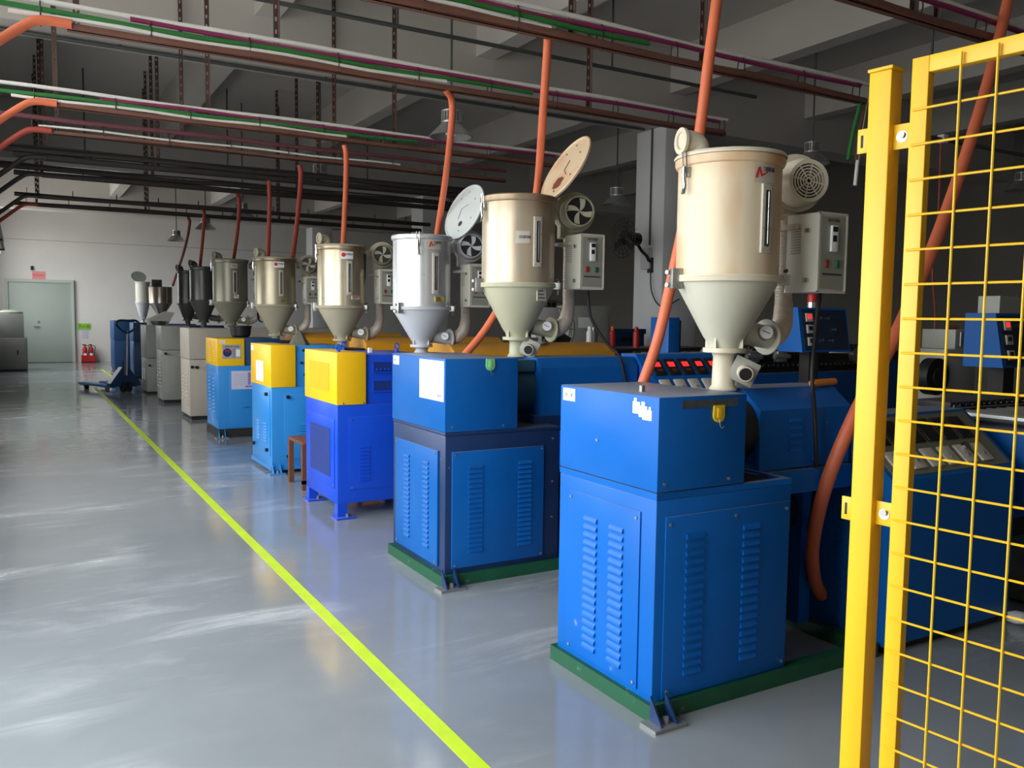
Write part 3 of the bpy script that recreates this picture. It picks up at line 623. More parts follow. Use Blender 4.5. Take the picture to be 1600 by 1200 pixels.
        lt = link('latch', MB().tube(smooth_path([(0, -.022, zt-.045), (0, -.024, zt-.08), (.002, -.02, zt-.12), (.004, -.028, zt-.15)], 5), .0085, 8).mesh('latch', CHROME), h); lt.matrix_local = Mx
        MB().tube([(-.011, -.016, zt-.07), (-.011, -.024, zt+.012), (.011, -.024, zt+.012), (.011, -.016, zt-.07)], .003, 6).build('latch_wire', CHROME, lt)
        MB().box(-.014, .014, -.014, .0, zt-.085, zt-.045, .002).build('latch_base', STEEL, lt)
        a = sight+clamp_da
        Mx = Matrix.Translation(onwall(a, Rr+.01)) @ Matrix.Rotation(R(a+90), 4, 'Z')
        ck = link('clamp', MB().box(-.004, .03, -.032, .012, zf-.04, zf+.04, .002).box(-.05, .0, -.016, .008, zf-.012, zf+.012, .002).mesh('clamp', STEEL), h); ck.matrix_local = Mx
        for dz in (-.025, .025): MB().cyl((-.008, -.03, zf+dz), (.0, -.045, zf+dz), .009, 8).build('bolt', STEEL, ck)
        a = sight+47
        Mx = Matrix.Translation(onwall(a, Rr+.012)) @ Matrix.Rotation(R(a+90), 4, 'Z')
        c2 = link('clamp', MB().box(-.022, .022, -.03, .01, zf-.02, zf+.02, .002).mesh('clamp', STEEL), h); c2.matrix_local = Mx
        MB().cyl((0, -.014, zf-.05), (0, -.014, zf+.03), .006, 8).build('swing_bolt', CHROME, c2); MB().box(-.02, .02, -.022, -.006, zf+.028, zf+.042, .004).build('wing_nut', BLK, c2)
    zm = zb+.05
    if duct:
        st = MB().cyl((.09, .0, zm+.02), (.225, -.01, zm-.0), .048, 24).build('air_inlet', cone, h)
        Mx = Matrix.Translation((.228, -.01, zm)) @ Matrix.Rotation(R(90), 4, 'Y')
        MB().lathe([(.0, -.006), (.074, -.006), (.076, 0), (.074, .006), (.0, .006)], 28, (0, 0, 0), Mx).build('inlet_flange', cone, h)
        if gauge:
            gd = Vector((-.42, -.88, .15)).normalized(); gp = Vector((.185, -.02, zm+.012))
            gg = MB().cyl(gp, gp+gd*.06, .031, 24).build('thermometer', STEEL, h)
            MB().cyl(gp+gd*.0602, gp+gd*.0615, .027, 24).build('dial', WHITE, gg); sd_ = gd.cross(Vector((0, 0, 1))).normalized(); MB().cyl(gp+gd*.0622-sd_*.014-Vector((0, 0, .006)), gp+gd*.0622+sd_*.016+Vector((0, 0, .007)), .0016, 6).build('needle', INK, gg)
        zv = zt-.02; dx, dy = .405, .07
        path = smooth_path([(.232, -.01, zm), (.29, .0, zm+.01), (.36, .03, zm+.05), (.4, .06, zm+.13), (dx, dy, zm+.22), (dx, dy, zf+.1), (dx, dy, zv-.24)], 24)
        MB().tube(path, .04, 18, lambda i, n: (.05-.015*min(1, i/(n*.6)))*(1+(.07 if i % 3 == 0 else 0))).build('flexible_duct', DUCT, h)
        MB().cyl((dx, dy, zv-.25), (dx, dy, zv-.13), .038, 20).cyl((dx, dy, zv-.235), (dx, dy, zv-.22), .05, 20).cyl((dx, dy, zv-.17), (dx, dy, zv-.16), .05, 20).build('heater_tube', trim, h)
        # blower: volute casing, motor drum in front, intake; turned a little toward the aisle
        cz = zv-.035; BM = Matrix.Translation((.43, .07, cz)) @ Matrix.Rotation(R(-20), 4, 'Z')
        vol = []
        for k in range(28):
            t = 2*math.pi*k/28; rr_ = .112+.02*((k/28)); vol.append((rr_*math.cos(t+math.pi), rr_*math.sin(t+math.pi)))
        bc_ = MB().prism(vol, 'y', -.05, .055).box(-.09, -.0, -.04, .045, -.15, -.02, .006).build('blower_casing', trim, h); bc_.matrix_local = BM
        bf = MB().lathe([(.0, 0), (.1, 0), (.1, .06), (.092, .085), (.088, .1), (.072, .1), (.07, .09), (0, .09)], 36, (0, 0, 0), Matrix.Translation((.0, -.05, 0)) @ Matrix.Rotation(R(90), 4, 'X')).build('blower_motor', trim, h); bf.matrix_local = BM
        if fan == 'grille':
            MB().cyl((0, -.141, 0), (0, -.142, 0), .08, 30).build('grille_back', BLK, bf)
            gr = MB()
            for k in range(1, 7): gr.lathe([(.0125*k-.003, 0), (.0125*k+.003, 0), (.0125*k+.003, .004), (.0125*k-.003, .004), (.0125*k-.003, 0)], 28, (0, 0, 0), Matrix.Translation((0, -.145, 0)) @ Matrix.Rotation(R(90), 4, 'X'))
            for k in range(8): gr.box(-.0022, .0022, -.1495, -.1455, .008, .08, 0, Matrix.Rotation(R(45*k+10), 4, 'Y'))
            gr.build('grille', trim, bf)
        else: impeller(bf, (0, -.151, 0), .09, trim, cone)
        MB().cyl((-.1, .0, 0), (-.15, .0, 0), .042, 18).build('motor_cap', PVCW, bc_)
    if box:
        x0, y0, bz1 = .31, -.19, zt-.2; bz0 = bz1-.32
        bx = MB().box(x0, x0+.166, y0, y0+.165, bz0, bz1, .003).build('control_box', boxm, h)
        MB().box(x0+.014, x0+.152, y0-.003, y0, bz0+.015, bz1-.015).build('control_panel', PANEL, bx)
        MB().box(x0-.003, x0+.169, y0-.004, y0+.003, bz1-.006, bz1+.002).box(x0-.003, x0+.004, y0-.004, y0+.003, bz0, bz1).box(x0+.162, x0+.169, y0-.004, y0+.003, bz0, bz1).box(x0-.003, x0+.169, y0-.004, y0+.003, bz0-.002, bz0+.006).build('door_rim', boxm, bx)
        tm = MB().box(x0+.062, x0+.1, y0-.014, y0-.003, bz1-.155, bz1-.05, .002).build('timer_unit', WHITE, bx)
        MB().box(x0+.067, x0+.095, y0-.0155, y0-.014, bz1-.075, bz1-.055).box(x0+.068, x0+.09, y0-.0155, y0-.014, bz1-.115, bz1-.09).build('timer_display', BLK, tm)
        MB().box(x0+.035, x0+.055, y0-.01, y0-.003, bz0+.1, bz0+.132, .002).build('red_switch', SIRED, bx); MB().box(x0+.1, x0+.12, y0-.01, y0-.003, bz0+.1, bz0+.132, .002).build('green_switch', SIGREEN, bx)
        if detail > 1:
            MB().box(x0+.025, x0+.14, y0-.0045, y0-.003, bz0+.07, bz0+.078).build('black_strip', INK, bx)
            text('料斗干燥机', .014, INK, bx, (x0+.083, y0-.0036, bz1-.03))
        for z in (bz0+.05, bz1-.07):
            k = MB().box(x0-.012, x0, y0+.04, y0+.065, z-.009, z+.009, .002).build('box_latch', CHROME, bx)
        ls = MB(); [ls.box(x0-.0022, x0, y0+.09, y0+.14, bz1-.16+.011*k, bz1-.156+.011*k) for k in range(10)]; ls.build('vent_slots', PANEL, bx)
        MB().box(x0-.02, x0+.03, y0+.1, .06, bz1-.06, bz1-.04).build('mounting_arm', trim, h)
    return h
hopper(2.475, 2.54, 'nearest cream hopper dryer with heat-stained drum and grille blower', .202, 1.285, 1.565, 2.03, 1.12, D1, CONE1, CREAM, 'closed', CREAM, 'grille', ('swoosh', '文穗机械', 0, .83, -3, 27), sight=-91, fn=56)
hopper(2.53, 4.29, 'bronzed hopper dryer with open lid showing a rust patch', .212, 1.285, 1.588, 2.085, 1.175, D2, CONE2, CONE2, 'open', LIDIN, 'blade', ('text', '欣威机械', 0, .52, -24, 22), sight=-90, fn=48)
h3 = hopper(2.62, 5.86, 'bright silver hopper dryer with white lid swung open', .215, 1.187, 1.464, 1.99, 1.13, D3, CONE3, CONE3, 'open', mat('white_lid', (214, 220, 218), .4, 0, .04, 4), 'blade', ('swoosh', '文穗机械', 0, .86, -2, 27), sight=-86, lid_ang=(22, 32), lid_out=.06, latch_da=-35, clamp_da=-75)
hopper(2.62, 7.68, 'tan steel hopper dryer with black smear on its side', .22, 1.18, 1.482, 2.03, 1.1, D4, CONE4, CONE4, 'closed', CONE4, 'blade', ('oval', '中塑机械', 0, .84, -6, 30), sight=-90)
hopper(2.62, 10.05, 'khaki hopper dryer with pipe elbow above the fourth extruder', .232, 1.17, 1.508, 2.045, 1.1, D5, CONE4, CONE4, 'closed', CONE4, 'blade', ('oval', '中塑机械', 0, .86, -6, 30), sight=-88)
hopper(2.58, 12.3, 'olive grey hopper dryer directly above the black bucket', .234, 1.262, 1.565, 2.14, 1.21, D6, CONE5, CONE5, 'closed', CONE5, 'blade', ('text', '烘干机', 0, .86, -2, 24), detail=1, sight=-87)
hopper(2.55, 14.15, 'soot grey hopper dryer between the olive one and the darkest one', .2, 1.28, 1.61, 2.12, 1.15, D7, CONE6, CONE6, 'closed', CONE6, detail=0, box=False, gauge=False)
hopper(2.65, 16.22, 'darkest hopper dryer with small round vent beside the steel funnel', .165, 1.292, 1.58, 2.15, 1.12, D7, CONE6, CONE6, 'closed', CONE6, detail=0, box=False, gauge=False)
h9 = thing('steel_funnel_hopper', 'polished steel funnel hopper with box collar, no blower', 'hopper', (2.72, 20.08, 1.15))
MB().lathe([(.06, 0), (.06, .1), (.08, .24), (.24, .48), (.245, .82), (.25, .835), (.235, .835), (.23, .5)], 36).build('funnel', D9, h9)
MB().box(-.19, .02, -.1, .1, .83, .99, .006).build('collar_box', CONE6, h9)
hopper(2.68, 22.85, 'small pale hopper with round lid raised, farthest in the row', .165, 1.275, 1.66, 2.17, 1.15, BOXG, CONE3, CONE3, 'open', mat('grey_lid', (140, 146, 138), .4), detail=0, box=False, gauge=False, duct=False, lid_ang=(40, 100))
# stickers on individual hoppers
def drum_sticker(h, x, y, Rr, a, z, w_, hh, m, lab, rows=3, ink=INK):
    p = Vector((Rr+.0015, 0, 0)); p.rotate(Matrix.Rotation(R(a), 3, 'Z'))
    o = link('sticker', MB().box(-w_/2, w_/2, -.0015, .006, -hh/2, hh/2).mesh('sticker', m), h, lab, (p.x, p.y, z), (0, 0, R(a+90)))
    q = MB(); [q.box(-w_*.4, w_*random.uniform(.1, .4), -.0022, -.0015, hh*(.3-.28*k)-.003, hh*(.3-.28*k)+.003) for k in range(rows)]; q.build('printed_rows', ink, o)
hps = [o for o in bpy.data.objects if o.name.startswith('hopper_dryer')]
drum_sticker(hps[1], 0, 0, .2, -78, .36, .07, .07, mat('pale_sticker', (200, 198, 176), .5), 'dark print on the cone', 3)
drum_sticker(hps[2], 0, 0, .215, -77, .4, .08, .04, mat('warning_yellow', (198, 186, 70), .5), 'black and yellow warning sticker', 3)
drum_sticker(hps[3], 0, 0, .22, -74, .47, .085, .035, mat('pale_sticker', (200, 198, 176)), 'pale sticker below the sight glass', 2, INKR)
drum_sticker(hps[4], 0, 0, .232, -80, .46, .08, .035, mat('olive_sticker', (150, 140, 90), .5), 'olive warning sticker', 2)
drum_sticker(hps[5], 0, 0, .234, -83, .44, .07, .05, WHITE, 'white sticker with orange mark', 2, INKR)
P = [(-.03, .2), (-.01, .1), (-.005, -.02), (.005, -.1), (.012, -.04), (.03, -.02), (.04, .1), (.045, .2)]
pv = Vector((.221, 0, 0)); pv.rotate(Matrix.Rotation(R(-38), 3, 'Z'))
link('tar_smear', MB().prism(P, 'y', -.002, .012).mesh('tar_smear', DRK), hps[3], 'black smear', (pv.x, pv.y, .68), (0, 0, R(52)))
bk = thing('bucket', 'black bucket under the olive grey hopper on the yellow cover', 'bucket', (2.3, 10.42, 1.131))
MB().lathe([(0, 0), (.085, 0), (.11, .02), (.125, .13), (.13, .135), (.12, .135), (.1, .02), (0, .015)], 28).build('bucket_body', BLK, bk)
MB().lathe([(.125, .125), (.134, .128), (.134, .138), (.122, .138)], 28).build('bucket_rim', BLK, bk)
cc = MB()
for k in range(3): cc.tube([(.06*math.cos(t)+.01*k, .01*k, .1*math.sin(t)) for t in [2*math.pi*j/16 for j in range(17)]], .006, 6)
tag(cc.build('cable_coil', RUB, None, None, (2.97, 12.15, 1.4)), 'black cable coil hanging beside the olive hopper', 'cable')

# ================================================================== OVERHEAD PIPE RACKS
def slotted_mesh(name, L, m, w=.032, t=.004):
    b = MB(); b.box(-t, 0, -w, 0, 0, L); n = max(2, int(L/.075)); s = L/n
    b.box(-w*.32, 0, -t, 0, 0, L).box(-w, -w*.68, -t, 0, 0, L)
    for k in range(n+1): b.box(-w*.68, -w*.32, -t, 0, max(0, k*s-.025), min(L, k*s+.025))
    return b.mesh(name, m)
HANG = slotted_mesh('hanger', 1.92, HNG); TIE = MB().tube([(0, .032*math.cos(t), .068*math.sin(t)) for t in [2*math.pi*k/12 for k in range(13)]], .004, 5).mesh('cable_tie', BLK)
RKG = 'pipe racks hung across the ceiling'
def rack(y, x0, x1, label, pipes, hx, chan=BRN, drop_end=False):
    rk = thing('pipe_rack', label, 'pipe rack', (0, y, 3.0), 0, RKG)
    MB().box(.28, x1, -.012, .026, -.034, -.03).box(.28, x1, -.012, -.008, -.034, .005).box(.28, x1, .022, .026, -.034, .005).build('channel', chan, rk)
    for nm, m, dz, dy, r, a, b_ in pipes:
        pts = [(a+(b_-a)*k/14, dy+.004*math.sin(k*1.7+y), dz+.006*math.sin(k*1.1+2*y+dz*40)) for k in range(15)]
        MB().tube(pts, r, 10).build(nm, m, rk)
    x = x0+.45
    while x < x1: link('cable_tie', TIE, rk, None, (x, -.015, .03)); x += .56
    for hxx in hx: link('hanger', HANG, rk, None, (hxx, .03, -.02))
    return rk
def std(x0, x1, s=1.0): return [('white_pipe', PVCW, .1, -.02, .015, x0, x1), ('magenta_pipe', PVCM, .072, -.026, .014, x0+.9, x1-.1), ('green_pipe', PVCG, .044, -.03, .015, x0, x0+3.6), ('white_pipe', PVCW, .016, -.034, .012, x0+.3, x0+2.9), ('brown_pipe', BRN, -.012, -.032, .018, .28, x1-.05)]
def dkp(x0, x1): return [('shade_dark_pipe', DPI, .06, -.02, .03, x0, x1), ('shade_dark_pipe', DPI, .0, -.025, .03, x0+.2, x1), ('grey_cable', DPI, .1, .0, .012, x0, x1)]  # pipe bundle in darker colours, the missing light painted into the far racks
HX = [.34+1.12*k for k in range(5)]
rack(2.88, -.3, 5.35, 'nearest pipe rack, only its end seen above the yellow fence', std(-.3, 5.35), [1.46, 2.58, 4.1, 4.3])
rack(4.12, -.3, 5.32, 'pipe rack feeding the bronzed hopper, second from the viewer', std(-.3, 5.32), [.34, 2.79, 3.78])
rack(5.45, -.3, 5.24, 'pipe rack with white, magenta and green pipes above the silver hopper', std(-.3, 5.24), [.344, 1.463, 3.85])
rack(7.52, -.3, 4.95, 'pipe rack above the tan hopper with cream and plum pipes', std(-.3, 4.95), [.31, 1.435, 3.1])
rack(8.66, -.3, 4.92, 'dim pipe rack running just under the main ceiling beam', [('plum_pipe', mat('plum_pipe', (104, 58, 64), .5), .1, -.02, .022, -.2, 4.92), ('cream_pipe', PVCW, .03, -.03, .01, .2, 3.6), ('brown_pipe', BRN, -.01, -.03, .016, .28, 4.9)], [.36, 1.41, 2.9], HNG)
rack(10.17, -.3, 5.3, 'shade-toned pipe rack behind the main ceiling beam', dkp(-.2, 5.3), [.3, 1.4, 3.2], HNG)
rack(11.42, -.3, 5.6, 'shade-toned pipe rack crossing above the sky blue extruders', dkp(-.2, 5.6), [.3, 1.5, 3.3], HNG)
rack(13.55, -.3, 6.2, 'shade-toned pipe rack above the grey extruders', dkp(-.2, 6.2)[1:2], [.3, 1.7, 3.6], HNG)
rack(14.6, -.3, 6.5, 'farthest pipe rack in front of the white end wall', dkp(-.2, 6.5)[1:2], [.3, 1.8, 3.9], HNG)
# bundle of service pipes along the window wall
wp = thing('wall_pipe_bundle', 'bundle of grey pipes along the window wall at the left edge', 'pipe rack', (-.3, 0, 2.9))
for k, (m_, dx, dz) in enumerate(((PVCW, 0, .1), (PVCG, .03, .03), (CND, .06, -.05), (PVCW, .02, -.13), (CND, .07, -.2), (STEEL, .03, -.26))): MB().cyl((dx, -1, dz), (dx, 20.4+.1*k, dz), .028, 10).build('service_pipe', m_, wp)
for k in range(8): MB().box(-.43, .11, 1+2.6*k, 1.04+2.6*k, -.32, -.29).box(-.0, .03, 1+2.6*k, 1.04+2.6*k, -.32, .16).build('bracket', HNG, wp)
def hose(name, pts, r, m, label, cat='hose', group=None, n=12):
    return tag(MB().tube(smooth_path(pts, 12), r, n).build(name, m), label, cat, group)
LG = 'short hoses rising from the wall pipes to the racks'
for y, m_, lab in ((5.43, ORG, 'short orange hose at the top left corner feeding a rack'), (7.5, ORG, 'short orange hose at left feeding the plum rack'), (8.64, REDH, 'shade-toned orange hose at left feeding the beam rack'), (10.15, DPI, 'dark bent hose at left, upper one'), (11.4, DPI, 'dark bent hose at left, lower one'), (13.53, DPI, 'dark bent hose just above the lit end wall'), (14.58, REDH, 'short red hose bending to the farthest rack')):
    hose('link_hose', [(-.27, y, 2.66), (-.15, y, 2.76), (.05, y-.01, 2.93), (.15, y-.02, 2.985), (.3, y-.03, 2.988)], .026, m_, lab, group=LG)

# pixels of the photograph turned into points on a known upright plane y = const
def at(u, v, y):
    d = fw+rt*((u-800)/F)+up*((600-v)/F); t = y/d.y; return Vector((0, 0, CH))+d*t
HG = 'orange suction hoses hanging from the racks'
hose('suction_hose', [at(1128, -70, 2.88), at(1120, 0, 2.88), at(1106, 105, 2.88), at(1093, 208, 2.9), at(1074, 320, 2.92), at(1051, 430, 2.93), at(1028, 530, 2.94), at(1000, 612, 2.95), at(985, 660, 2.96)], .0245, ORG, 'orange hose passing behind the nearest cream hopper', group=HG)
hose('suction_hose', [at(856, 50, 4.14), at(855, 80, 4.2), at(848, 180, 4.4), at(838, 305, 4.62), at(815, 410, 4.66), at(765, 505, 4.7), at(720, 562, 4.72), at(690, 600, 4.74)], .0245, ORG, 'orange hose dropping behind the bronzed hopper', group=HG)
hose('suction_hose', [at(697, 140, 5.44), at(706, 158, 5.5), at(705, 200, 5.6), at(696, 280, 5.95), at(683, 366, 6.2), at(672, 440, 6.25)], .0245, ORG, 'orange hose crossing the high bay lamp to the silver hopper', group=HG)
hose('suction_hose', [at(538, 226, 7.52), at(541, 245, 7.55), at(540, 300, 7.8), at(536, 385, 8.05), at(534, 440, 8.1)], .0245, ORG, 'orange hose entering behind the tan steel hopper', group=HG)
hose('suction_hose', [at(468, 258, 8.66), at(470, 280, 8.7), at(465, 340, 9.2), at(457, 410, 10.0), at(455, 450, 10.3)], .0245, REDH, 'shade-toned orange hose right of the khaki hopper', group=HG)
hose('suction_hose', [at(420, 282, 10.17), at(421, 320, 10.2), at(419, 392, 10.4), at(418, 420, 10.5)], .0245, REDH, 'shade-toned orange hose behind the khaki hopper elbow', group=HG)
hose('suction_hose', [at(370, 302, 11.42), at(374, 318, 11.45), at(371, 360, 12.0), at(365, 405, 12.5)], .0245, REDH, 'shade-toned orange hose ending at the olive hopper lid', group=HG)
hose('suction_hose', [at(316, 327, 13.55), at(319, 340, 13.6), at(316, 380, 14.0), at(312, 420, 14.3)], .0245, REDH, 'thin shade-toned orange hose above the soot grey hopper', group=HG)
hose('suction_hose', [at(294, 340, 14.6), at(296, 350, 14.7), at(288, 390, 16.2), at(270, 446, 19.9)], .026, REDH, 'slanting shade-toned orange hose ending at the steel funnel', group=HG)
hose('long_hose', [at(1592, -90, 2.9), at(1575, 0, 2.85), at(1543, 130, 2.7), at(1490, 300, 2.5), at(1415, 490, 2.35), at(1335, 650, 2.3), at(1290, 760, 2.35), at(1270, 850, 2.45), at(1273, 905, 2.5), Vector((3.1, 2.52, .17))], .029, ORG, 'long thick orange hose sweeping down behind the yellow fence')

# conduits and high bay lamps
for y, z, xa, xb, lab in ((7.02, 3.9, -.6, 7.2, 'grey conduit under the ceiling near the front lamp'), (8.98, 3.9, -.6, 7.2, 'grey conduit along the main beam underside'), (13.9, 3.7, -.6, 7.2, 'thin conduit across the middle ceiling bay')):
    c = thing('lamp_conduit', lab, 'conduit', (0, y, z)); MB().cyl((xa, 0, 0), (xb, 0, 0), .02, 8).build('conduit_tube', CND, c)
    for x in (.9, 2.9, 5.2): MB().cyl((x, 0, 0), (x, 0, (3.93 if y == 8.98 else ZC)-z), .012, 6).build('drop_rod', CND, c)
def lamp(x, y, z, label, top=ZC, s=1.0):
    l = thing('high_bay_lamp', label, 'lamp', (x, y, z), 0, 'aluminium high bay lamps')
    MB().lathe([(.19*s, 0), (.2*s, .004), (.19*s, .012), (.085*s, .12), (.07*s, .125), (.08*s, .118), (.185*s, .006)], 32).build('shade', LAMPG, l)
    MB().cyl((0, 0, .12), (0, 0, .135), .09*s, 24).cyl((0, 0, .135), (0, 0, .22), .045*s, 20).cyl((0, 0, .22), (0, 0, .232), .088*s, 24).build('housing', LAMPG, l)
    f = MB(); [f.box(.04*s, .088*s, -.002, .002, .135, .22, 0, Matrix.Rotation(R(20*k), 4, 'Z')) for k in range(18)]; f.build('cooling_fins', LAMPG, l)
    MB().cyl((0, 0, .02), (0, 0, .11), .05*s, 16).build('lens', WHITE, l)
    MB().tube([(.02*math.cos(t), 0, .25+.02*math.sin(t)) for t in [2*math.pi*k/12 for k in range(13)]], .005, 6).build('ring', STEEL, l)
    MB().cyl((0, 0, .255), (0, 0, top-z), .011, 8).build('rod', CND, l)
lamp(3.42, 7.02, 3.02, 'high bay lamp crossed by an orange hose above the silver hopper')
lamp(3.28, 10.4, 3.03, 'high bay lamp hanging above the tan steel hopper')
lamp(3.3, 14.7, 3.03, 'dark high bay lamp half hidden behind a shade-toned hose')
lamp(3.2, 17.4, 3.05, 'small high bay lamp above the olive hopper, second from the end wall')
lamp(3.15, 20.6, 3.05, 'smallest high bay lamp, seen against the white end wall')
lamp(7.75, 6.68, 3.17, 'high bay lamp behind the nearest blower')
lamp(7.2, 9.55, 2.98, 'dim high bay lamp beside the column fan')
lamp(11.7, 6.55, 3.2, 'high bay lamp behind the yellow mesh fence')

# ================================================================== YELLOW FENCE
fd = Vector((.13, -1, 0)).normalized(); fn_ = Vector((-fd.y, fd.x, 0))       # runs toward the viewer, turned slightly outward
FM = Matrix((fd, Vector((fd.y, -fd.x, 0)), Vector((0, 0, 1)))).transposed()  # local x along the fence, local y toward the aisle
rz = math.atan2(fd.y, fd.x)
po = thing('fence_post', 'yellow square fence post with flat cap', 'fence post', (1.905, 1.403, 0), rz)
# local: x+ runs along the fence toward the viewer, y- faces the aisle
MB().box(-.06, 0, 0, .057, 0, 2.035, .004).build('post_tube', FY, po)
MB().box(-.064, .004, -.004, .061, 2.035, 2.044, .003).build('post_cap', FY, po)
MB().box(-.12, .06, -.05, .1, 0, .012).build('foot_plate', FY, po)
for z in (1.866, .905):
    t = MB().box(-.086, -.058, .002, .007, z-.03, z+.032, .001).build('bracket_tab', FY, po); MB().box(-.077, -.07, .001, .008, z-.016, z+.016, .001).build('slot', DRK, t)
    t = MB().box(-.012, .05, .02, .025, z-.03, z+.032, .001).build('bracket_plate', FY, po); MB().cyl((.024, .02, z+.004), (.024, .012, z+.004), .009, 12).build('bolt', STEEL, t); MB().cyl((.024, .02, z), (.024, .018, z), .014, 16).build('washer', CHROME, t)
pa = thing('mesh_fence', 'yellow wire mesh fence panel in a tube frame', 'fence', (1.9115, 1.352, 0), rz)
LP = 1.1; ZT = 2.046; ZB = .12
MB().box(0, .042, 0, .028, ZB, ZT, .002).box(LP-.042, LP, 0, .028, ZB, ZT, .002).box(.042, LP-.042, 0, .028, ZT-.04, ZT, .002).box(.042, LP-.042, 0, .028, ZB, ZB+.04, .002).build('panel_frame', FY, pa)
hw = MB().cyl((.008, -.0025, 0), (LP-.008, -.0025, 0), .0031, 6).mesh('horizontal_wire', FY); vw = MB().cyl((0, -.0068, ZB+.01), (0, -.0068, ZT-.012), .0031, 6).mesh('vertical_wire', FY)
z = 1.921
while z > ZB+.05: link('horizontal_wire', hw, pa, None, (0, 0, z)); z -= .085
x = .121
while x < LP-.05: link('vertical_wire', vw, pa, None, (x, 0, 0)); x += .0815

# ================================================================== CONSOLES AND DOWNSTREAM EQUIPMENT
def console(x0, x1, y0, y1, zf, zt, m, label, panel_m, leds=0, rot=0):
    c = thing('control_console', label, 'console', (x0, y0, 0)); L_, D = x1-x0, y1-y0; yt = D*.62
    MB().prism([(0, .04), (0, zf), (yt, zt), (D, zt), (D, .04)], 'x', 0, L_).build('console_body', m, c)
    MB().box(.03, L_-.03, .03, D-.03, 0, .04).build('plinth', DRK, c)
    a = math.atan2(zt-zf, yt); S = math.hypot(zt-zf, yt)
    Mx = Matrix.Translation((0, 0, zf)) @ Matrix.Rotation(a, 4, 'X')
    p = link('sloped_panel', MB().box(.03, L_-.03, .02, S-.02, 0, .004).mesh('sloped_panel', panel_m), c); p.matrix_local = Mx
    n = 6
    for k in range(n):
        u = .06+(L_-.16)*k/n; w_ = (L_-.16)/n*.78
        d = MB().box(u, u+w_, S*.5, S*.86, .004, .014, .003).build('controller', BLK, p)
        if leds: MB().box(u+w_*.25, u+w_*.8, S*.68, S*.78, .014, .0155).build('led_digits', LED, d); MB().box(u+w_*.4, u+w_*.8, S*.58, S*.63, .014, .0152).build('set_digits', mat('dim_led', (110, 40, 30), .5), d)
        q = MB().box(u, u+w_*.9, S*.12, S*.4, .004, .016, .004).build('rocker_switch', PLATE, p); MB().cyl((u+w_*.45, S*.22, .016), (u+w_*.45, S*.22, .024), .008, 10).build('screw_knob', STEEL, q)
    lv = louver_mesh('louver', .07, m, .014)
    sd = MB().box(-.004, 0, .04, D-.03, .1, zf-.06).build('side_panel', m, c)
    louvers(sd, lv, '-x', (D*.55,), .22, .66, 14, -.004)
    return c
C1 = console(3.103, 4.0, 2.19, 2.62, .745, .985, B2, 'blue console with sloped grey panel behind the yellow fence', mat('olive_panel', (120, 118, 98), .5, 0, .05, 6))
MB().cyl((.62, .1, .83), (.62, .07, .85), .02, 14).build('key_knob', CHROME, C1)
C2 = console(3.26, 4.1, 3.86, 4.24, .93, 1.19, B1, 'blue console with red digit displays behind the nearest hopper', B2, 1)
C2x = thing('cable_riser', 'narrow upright blue cable riser behind the red digit console', 'cable riser', (3.95, 4.6, 0)); MB().box(0, .1, 0, .2, 0, 1.42, .004).build('trunk_body', B2, C2x); MB().box(.1, .13, .02, .18, 0, 1.4).build('trunk_lid', DRK, C2x)

def calibrator(x, y, label, L_=2.4, zt=.95, m=B2):
    """downstream table with a dark roller bed"""
    t = thing('cooling_table', label, 'machine', (x, y, 0))
    MB().box(0, L_, 0, .5, .55, zt-.06, .005).build('table_body', m, t)
    for a, b_ in ((.05, .03), (.05, .42), (L_-.1, .03), (L_-.1, .42)): MB().box(a, a+.05, b_, b_+.05, 0, .55).build('leg', DRK, t)
    MB().box(0, L_, -.02, .02, zt-.06, zt+.02).box(0, L_, .48, .52, zt-.06, zt+.02).build('side_rail', DRK, t)
    rm = MB().cyl((0, .03, 0), (0, .47, 0), .025, 10).mesh('roller', STEEL)
    for k in range(int(L_/.09)): link('roller', rm, t, None, (.06+k*.09, 0, zt-.01))
    return t
calibrator(4.12, 2.08, 'roller table behind the mesh fence beside the blue console')
T2 = calibrator(4.4, 5.05, 'roller table behind the display console', 3.0, 1.12)
T3 = calibrator(5.3, 5.7, 'roller table in the dim middle of the hall', 3.0, 1.05)
def chain_track(x, y, z, L_, label):
    t = thing('haul_off', label, 'machine', (x, y, 0))
    MB().box(0, L_, 0, .35, .3, z-.2, .005).build('haul_off_body', B2, t); MB().box(.05, L_-.05, .03, .32, 0, .3).build('plinth', DRK, t)
    MB().box(.02, L_-.02, .1, .25, z-.2, z-.06).build('chain_rail', DRK, t)
    pad = MB().box(-.022, .022, 0, .22, -.02, .02, .004).mesh('track_pad', DRK); pin = MB().cyl((0, -.012, 0), (0, .0, 0), .008, 8).mesh('chain_pin', CHROME)
    for k in range(int(L_/.055)):
        for zz in (z, z-.14): o = link('track_pad', pad, t, None, (.03+k*.055, .06, zz)); link('chain_pin', pin, o)
    for xx in (.06, L_-.06): MB().cyl((xx, .05, z-.07), (xx, .3, z-.07), .075, 20).build('sprocket', STEEL, t)
    for k in range(3): MB().box(.2+k*.3, .3+k*.3, -.02, .03, z-.11, z-.03, .004).cyl((.17+k*.3, -.01, z-.07), (.33+k*.3, -.01, z-.07), .02, 10).build('clamp_block', STEEL, t)
    return t
chain_track(4.3, 2.66, .96, 1.5, 'haul-off with black track pads seen through the fence wires')
chain_track(4.55, 4.62, 1.2, 1.6, 'haul-off with steel chain pins behind the nearest blower')
